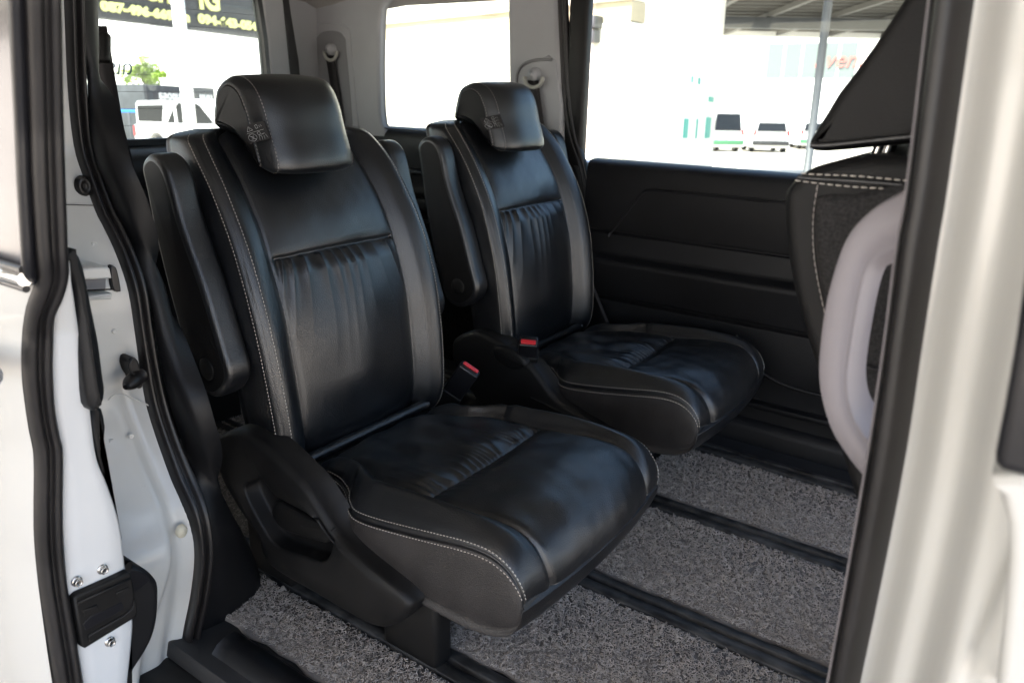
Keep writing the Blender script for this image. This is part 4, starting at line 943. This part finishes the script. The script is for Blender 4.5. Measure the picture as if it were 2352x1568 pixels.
box('shaft', -.085, .085, -.085, .085, 0, 5.6, 'car_white', t, .01); box('foot_plate', -.15, .15, -.15, .15, 0, .03, 'steel_grey', t, .004)
# low grey shop building with its two signs
A, B_, C_ = atv(345, 330, 39), atv(500, 330, 43), atv(215, 330, 50)
h = atv(345, 194, 39)[2]
def face(name, label, P, Q): pass
ang = math.atan2(B_[1]-A[1], B_[0]-A[0]); ln = np.hypot(*(B_-A)[:2])
t = yard('shop_building', 'low dark grey flat roofed shop with white and orange sign lettering', 'building', (A[0], A[1], 0), ang)
wall = box('wall', 0, ln+.1, 0, 6, 0, h, 'grey_block', t, .03)
c2 = C_-A; cl = np.array((c2[0]*math.cos(-ang)-c2[1]*math.sin(-ang), c2[0]*math.sin(-ang)+c2[1]*math.cos(-ang)))
a2_ = math.atan2(cl[1], cl[0]); l2 = np.hypot(*cl); nn = np.array((-math.sin(a2_), math.cos(a2_)))
nn = nn if nn[0] > 0 else -nn
V = [(0, 0, 0), (cl[0], cl[1], 0), (cl[0]+nn[0]*.4, cl[1]+nn[1]*.4, 0), (nn[0]*.4, nn[1]*.4, 0)]; V = V+[(x, y, h-.05) for x, y, _ in V]
mk('side_wall', V, [(0, 1, 5, 4), (1, 2, 6, 5), (2, 3, 7, 6), (3, 0, 4, 7), (4, 5, 6, 7)], 'grey_block', t, False)
box('sign_board', .05, ln, -.08, 0, h-1.15, h-.02, 'dark_sign', t, .02)
txt('ธลดขบูหุบา', ln*.17, h-.66, .50, 'white_print', t, y=-.10, sx=.95, offset=.01); txt('แบบ', ln*.76, h-.66, .50, 'white_print', t, y=-.10, offset=.01)
txt('065-901-6402', ln*.2, h-1.05, .30, 'sign_orange', t, y=-.10, offset=.008); txt('087-901-6095', ln*.60, h-1.05, .30, 'sign_orange', t, y=-.10, offset=.008)
box('shop_opening', .25, ln-.2, -.03, 0, .6, h-1.35, 'car_glass', t, 0); box('opening_post', ln*.22, ln*.24, -.05, 0, .6, h-1.35, 'steel_grey', t, 0)
box('opening_poster', ln*.10, ln*.16, -.05, 0, h-1.9, h-1.4, 'sign_yellow', t, 0)
P, Q = atv(268, 254, 33), atv(345, 264, 33); d_ = Q-P
t = yard('blue_pipe', 'thin blue pipe rail running to the back of the white pickup', 'pipe', (P[0], P[1], 0), math.atan2(d_[1], d_[0]))
box('rail', -2, np.hypot(*d_[:2])+.2, -.04, .04, P[2]-.07, P[2]+.04, 'blue_pipe', t, .01)
for x in (-1.9, .5): box('leg', x-.04, x+.04, -.04, .04, 0, P[2]-.05, 'steel_grey', t, .005)
# white pickup
def wheel(name, x, y, parent, r=.36, w_=.24):
    rg = [[(x+rr*math.cos(a), y+s, r+rr*math.sin(a)) for a in np.arange(24)*2*math.pi/24] for rr, s in ((.05, -w_/2+.03), (r*.55, -w_/2+.02), (r*.62, -w_/2), (r*.95, -w_/2), (r, -w_/2+.04), (r, w_/2-.04), (r*.9, w_/2))]
    o = grid(name, rg[3:], 'tyre', parent, False, True, True); grid('rim', rg[:4], 'bolt_steel', o, False, True, True); return o
def car_side(o2, y0, y1, m, name, parent, r=.06): return slab(name, o2, XZ, y0, y1, r, m, parent, both=True, smoothn=3)
def pickup(base, ang, label):
    t = yard('pickup_truck', label, 'pickup', base, ang)
    arch = lambda cx: [(cx+.46*math.cos(a), .36+.46*math.sin(a)) for a in np.linspace(math.pi, 0, 9)]
    body = [(0, .55), (.02, 1.02), (1.55, 1.06), (3.9, 1.06), (4.9, .98), (5.2, .85), (5.25, .45), (4.85, .38)]+arch(4.35)[::-1]+[(3.8, .36), (1.7, .36)]+arch(1.1)[::-1]+[(.55, .40), (.05, .45)]
    b = slab('body', body, XZ, -.92, .92, .05, 'car_white', t, both=True, smoothn=0)
    cab = [(1.30, 1.02), (1.95, 1.70), (2.2, 1.79), (3.1, 1.78), (3.45, 1.68), (4.1, 1.05)]
    c = slab('cab', cab, XZ, -.82, .82, .08, 'car_white', t, both=True, smoothn=0)
    slab('side_window', [(2.15, 1.10), (2.12, 1.60), (2.28, 1.68), (2.92, 1.68), (2.96, 1.10)], XZ, -.835, -.80, .01, 'car_glass', c, smoothn=0)
    slab('side_window', [(3.04, 1.10), (3.02, 1.68), (3.25, 1.62), (3.85, 1.12)], XZ, -.835, -.80, .01, 'car_glass', c, smoothn=0)
    slab('side_window', [(1.62, 1.10), (1.98, 1.52), (2.02, 1.10)], XZ, -.835, -.80, .01, 'car_glass', c, smoothn=0)
    bc = slab('bed_cover', [(0.05, 1.03), (.10, 1.64), (.2, 1.72), (1.75, 1.74), (1.6, 1.30), (1.4, 1.03)], XZ, -.84, .84, .05, 'car_white', t, both=True, smoothn=0)
    slab('side_window', [(.18, 1.12), (.2, 1.60), (1.55, 1.62), (1.40, 1.12)], XZ, -.86, -.82, .01, 'car_glass', bc, smoothn=0)
    for x in (2.35, 3.12): box('door_handle', x, x+.2, -.95, -.92, .93, .97, 'car_dark', b, .008)
    box('tail_light', -.02, .12, -.93, -.78, .68, 1.0, 'tail_red', b, .02)
    for x in (1.1, 4.35):
        for y in (-.80, .80): wheel('wheel', x, y, t)
    return t
P = atv(374, 330, 25); P2 = atv(640, 330, 22)
pickup((P[0], P[1], 0), math.atan2(P2[1]-P[1], P2[0]-P[0]), 'white pickup truck with dark side windows parked before the low grey shop')
# tree behind the shop
def tree(base, H, rx, zc, rz_, label, seed, nl=3000):
    t = yard('tree', label, 'tree', base); g = np.random.default_rng(seed)
    tube('trunk', [(0, 0, 0), (.08, 0, H*.25), (-.05, .05, H*.5), (0, 0, H*.72)], [.20, .16, .12, .06], 'bark', t, 8)
    cl = [(g.normal(0, rx*.62), g.normal(0, rx*.5), zc+g.normal(0, rz_*.48), g.uniform(.18, .5)) for _ in range(22)]
    V = []; F = []
    for i in range(nl):
        cx, cy, cz, r_ = cl[g.integers(len(cl))]; d = _n(g.normal(size=3))*r_*g.uniform(.5, 1)**.5; p = np.array((cx, cy, cz))+d
        u = _n(g.normal(size=3))*.11; v = _n(np.cross(u, g.normal(size=3)))*.055; b = len(V); V += [p-u, p+v, p+u, p-v]; F.append((b, b+1, b+2, b+3))
    stuff(mk('crown', V, F, 'leaf', t, False))
    for cx, cy, cz, r_ in cl[:7]: tube('limb', [(0, 0, H*.45), (cx*.5, cy*.5, (H*.45+cz)/2+.2), (cx, cy, cz)], [.07, .05, .02], 'bark', bpy.data.objects[[c.name for c in t.children if c.name.startswith('trunk')][0]], 6)
P = atv(338, 160, 52); tree((P[0], P[1], 0), P[2]+.2, 1.15, P[2]-.2, .75, 'bright green tree rising behind the low grey shop', 7)
P, Q = atv(150, 300, 62), atv(640, 300, 66); d_ = Q-P; ang = math.atan2(d_[1], d_[0])  # added white wall, no real building: whitens the dim sky behind the shop
t = yard('white_sky_backdrop', 'long plain white wall added as blown-out sky beyond the tree and the low grey shop', 'building', (P[0], P[1], 0), ang)
box('wall', -4, np.hypot(*d_[:2])+6, 0, 8, 0, 9.0, 'white_wall', t, .03); box('backdrop_rim', -4.2, np.hypot(*d_[:2])+6.2, -.15, 8, 9.004, 9.5, 'white_wall', t, .03)
# beige house wall beyond the far side
P, Q = atv(850, 300, 11.5), atv(1432, 300, 8.6); d_ = Q-P; ang = math.atan2(d_[1], d_[0]); ln = np.hypot(*d_[:2])
t = yard('beige_house', 'bright beige house wall with recess shading coloured into its tan upper band', 'building', (P[0], P[1], 0), ang)
box('wall', -.2, ln, 0, .3, 0, 2.42, 'beige_wall', t, .02); box('upper_band', -.2, ln+.001, .02, .3, 2.424, 2.62, 'tan_recess_shade', t, 0); box('cornice', -.2, ln+.01, -.03, .3, 2.624, 3.8, 'beige_wall', t, .02)
x0, z0 = facx(1358, 100, P, ang); x1, z1 = facx(1384, 38, P, ang)
t2 = yard('meter_box', 'small grey meter box mounted on the beige wall corner', 'meter box', (P[0], P[1], 0), ang)
box('upper_case', x0, x1, -.16, .02, (z0+z1)/2+.01, z1, 'steel_grey', t2, .012); box('lower_case', x0, x1-.02, -.14, .02, z0, (z0+z1)/2-.01, 'steel_grey', t2, .012)
# white workshop wall with teal panels
P, Q = atv(1440, 300, 9.5), atv(1642, 300, 15.0); d_ = Q-P; ang = math.atan2(d_[1], d_[0]); ln = np.hypot(*d_[:2])
t = yard('white_workshop', 'white workshop wall with narrow teal panels', 'building', (P[0], P[1], 0), ang)
box('wall', -.3, ln, 0, .3, 0, 3.9, 'white_wall', t, .01); box('eaves_beam', ln*.4, ln+.1, -.08, .3, 3.904, 4.08, 'steel_grey', t, .01)
for (a, b, c, d) in ((1568, 273, 1580, 318), (1598, 273, 1600, 318), (1618, 270, 1632, 318), (1627, 224, 1637, 234), (1587, 176, 1591, 190), (1603, 180, 1607, 194)):
    xa, za = facx(a, d, P, ang); xb, zb = facx(c, b, P, ang); box('teal_panel', xa, xb, -.02, 0, za, zb, 'teal', t, 0)
# steel canopy
t = yard('steel_canopy', 'steel canopy with a grid of purlins under a dark sheet roof', 'canopy', (0, 0, 0))
zc_ = 3.72; u0, u1, v0, v1 = 3.9, 18.0, 13.0, 22.5
box('roof_sheet', u0, u1, v0, v1, zc_+.16, zc_+.20, 'roof_sheet', t, 0)
for k in range(19): v = v0+.3+k*(v1-v0-.5)/18; box('purlin', u0, u1, v-.03, v+.03, zc_+.085, zc_+.158, 'purlin', t, 0)
for k in range(10): u = u0+.4+k*1.45; box('rafter', u-.05, u+.05, v0, v1, zc_-.02, zc_+.083, 'purlin', t, 0)
for v in (v0+.1, 18.6): box('beam', u0, u1, v-.08, v+.08, zc_-.26, zc_-.022, 'steel_grey', t, .01)
box('gutter', u0, u1, v1-.12, v1+.1, zc_-.05, zc_+.158, 'white_wall', t, .01)
P = atv(1878, 200, 11.4)
t = yard('canopy_post', 'slim grey steel post holding up the canopy', 'post', (P[0], P[1], 0))
tube('shaft', [(0, 0, 0), (0, 0, 3.6)], .058, 'steel_grey', t, 14); box('foot_plate', -.14, .14, -.14, .14, 0, .02, 'steel_grey', t, .003)
# white showroom behind the parked cars
P, Q = atv(1640, 300, 47), atv(2100, 300, 43); d_ = Q-P; ang = math.atan2(d_[1], d_[0]); ln = np.hypot(*d_[:2])
t = yard('showroom', 'long white showroom with a pale window band and red script sign', 'building', (P[0], P[1], 0), ang)
box('wall', -6, ln+8, 0, 6, 0, 7.6, 'white_wall', t, .02)
xa, za = facx(1755, 180, P, ang); xb, zb = facx(1975, 97, P, ang)
for k in range(5): w0 = xa+(xb-xa)*k/5; box('window', w0+.06, xa+(xb-xa)*(k+1)/5-.06, -.03, 0, za, zb, 'window_pale', t, 0)
xa, za = facx(1868, 160, P, ang); xb, zb = facx(1945, 128, P, ang)
txt('avenue', xa, za+.1, 1.25, 'sign_red', t, y=-.09, shear=.3, sx=.95)
# parked vehicles seen from behind
def hatch(base, ang, label, w_=1.75, h=1.62, ln=4.1, m='car_white', low=None):
    t = yard('parked_car', label, 'car', base, ang)
    def sec(y, pts): return pts
    o = [(-w_/2, .34), (-w_/2-.01, .75), (-w_/2+.03, .95), (-w_/2+.16, h-.14), (-w_/2+.32, h-.02), (w_/2-.32, h-.02), (w_/2-.16, h-.14), (w_/2-.03, .95), (w_/2+.01, .75), (w_/2, .34), (w_/2-.1, .24), (-w_/2+.1, .24)]
    b = slab('body', o, lambda x, z, d: np.array((x, d+.12*SS((z-.8)/.8), z)), 0, ln, .07, m, t, both=True, smoothn=3)
    yb = lambda z: .12*SS((z-.8)/.8)
    slab('rear_window', [(-w_/2+.20, .98), (-w_/2+.27, h-.24), (w_/2-.27, h-.24), (w_/2-.20, .98)], lambda x, z, d: np.array((x, d+yb(z), z)), -.015, .08, .01, 'car_glass', b, smoothn=0)
    for s in (-1, 1):
        slab('tail_light', [(s*(w_/2-.16), .80), (s*(w_/2-.17), 1.05), (s*(w_/2-.07), 1.05), (s*(w_/2-.03), .80)], lambda x, z, d: np.array((x, d+yb(z), z)), -.02, .08, .008, 'tail_red', b, smoothn=0)
        for y in (.75, ln-.85):
            wv = wheel('wheel', y, 0, t, .32, .22); me = wv.data
            for ob in [wv]+list(wv.children):
                for v in ob.data.vertices: x, yy, z = v.co; v.co = (s*(w_/2-.13)+yy, x, z)
    box('bumper', -w_/2+.03, w_/2-.03, -.07, .05, .34, .56, m if low is None else low, b, .03); box('number_plate', -.26, .26, -.085, -.06, .60, .72, 'white_print', b, .004)
    return t
P = atv(1768, 345, 37); hatch((P[0], P[1], 0), math.radians(-8), 'white hatchback with red tail lights parked before the showroom', low='car_dark')
P = atv(1728, 345, 43); hatch((P[0], P[1], 0), math.radians(-4), 'white car half hidden behind the white hatchback', h=1.85, low='car_dark')
P = atv(1668, 345, 37); hatch((P[0], P[1], 0), math.radians(6), 'white van with green and black lower body parked beside the workshop wall', h=2.0, w_=1.7, low='car_green')
P = atv(1872, 345, 42); hatch((P[0], P[1], 0), math.radians(-10), 'white car half hidden behind the slim canopy post', low='car_green')
for t, base, ang in PLACE:
    t.matrix_world = BGM @ Matrix.Translation(base) @ Matrix.Rotation(ang, 4, 'Z'); del t['_b']
# ------------------------------------------------------------------ added roof, out of view: shades the near side of the van
shade_top = thing('shade_roof', 'plain grey sheet roof added out of view to shade the near side of the van', 'shade_roof', (-.5, -.2, -.42))
mat('shade_sheet', (.45, .45, .44), .6)
box('roof_sheet', -7.5, 1.0, -5.5, 2.45, 2.35, 2.39, 'shade_sheet', shade_top, 0)
for x in (-7.4, .9):
    for y in (-5.4,): box('post', x-.05, x+.05, y-.05, y+.05, -.6, 2.348, 'steel_grey', shade_top, .005)
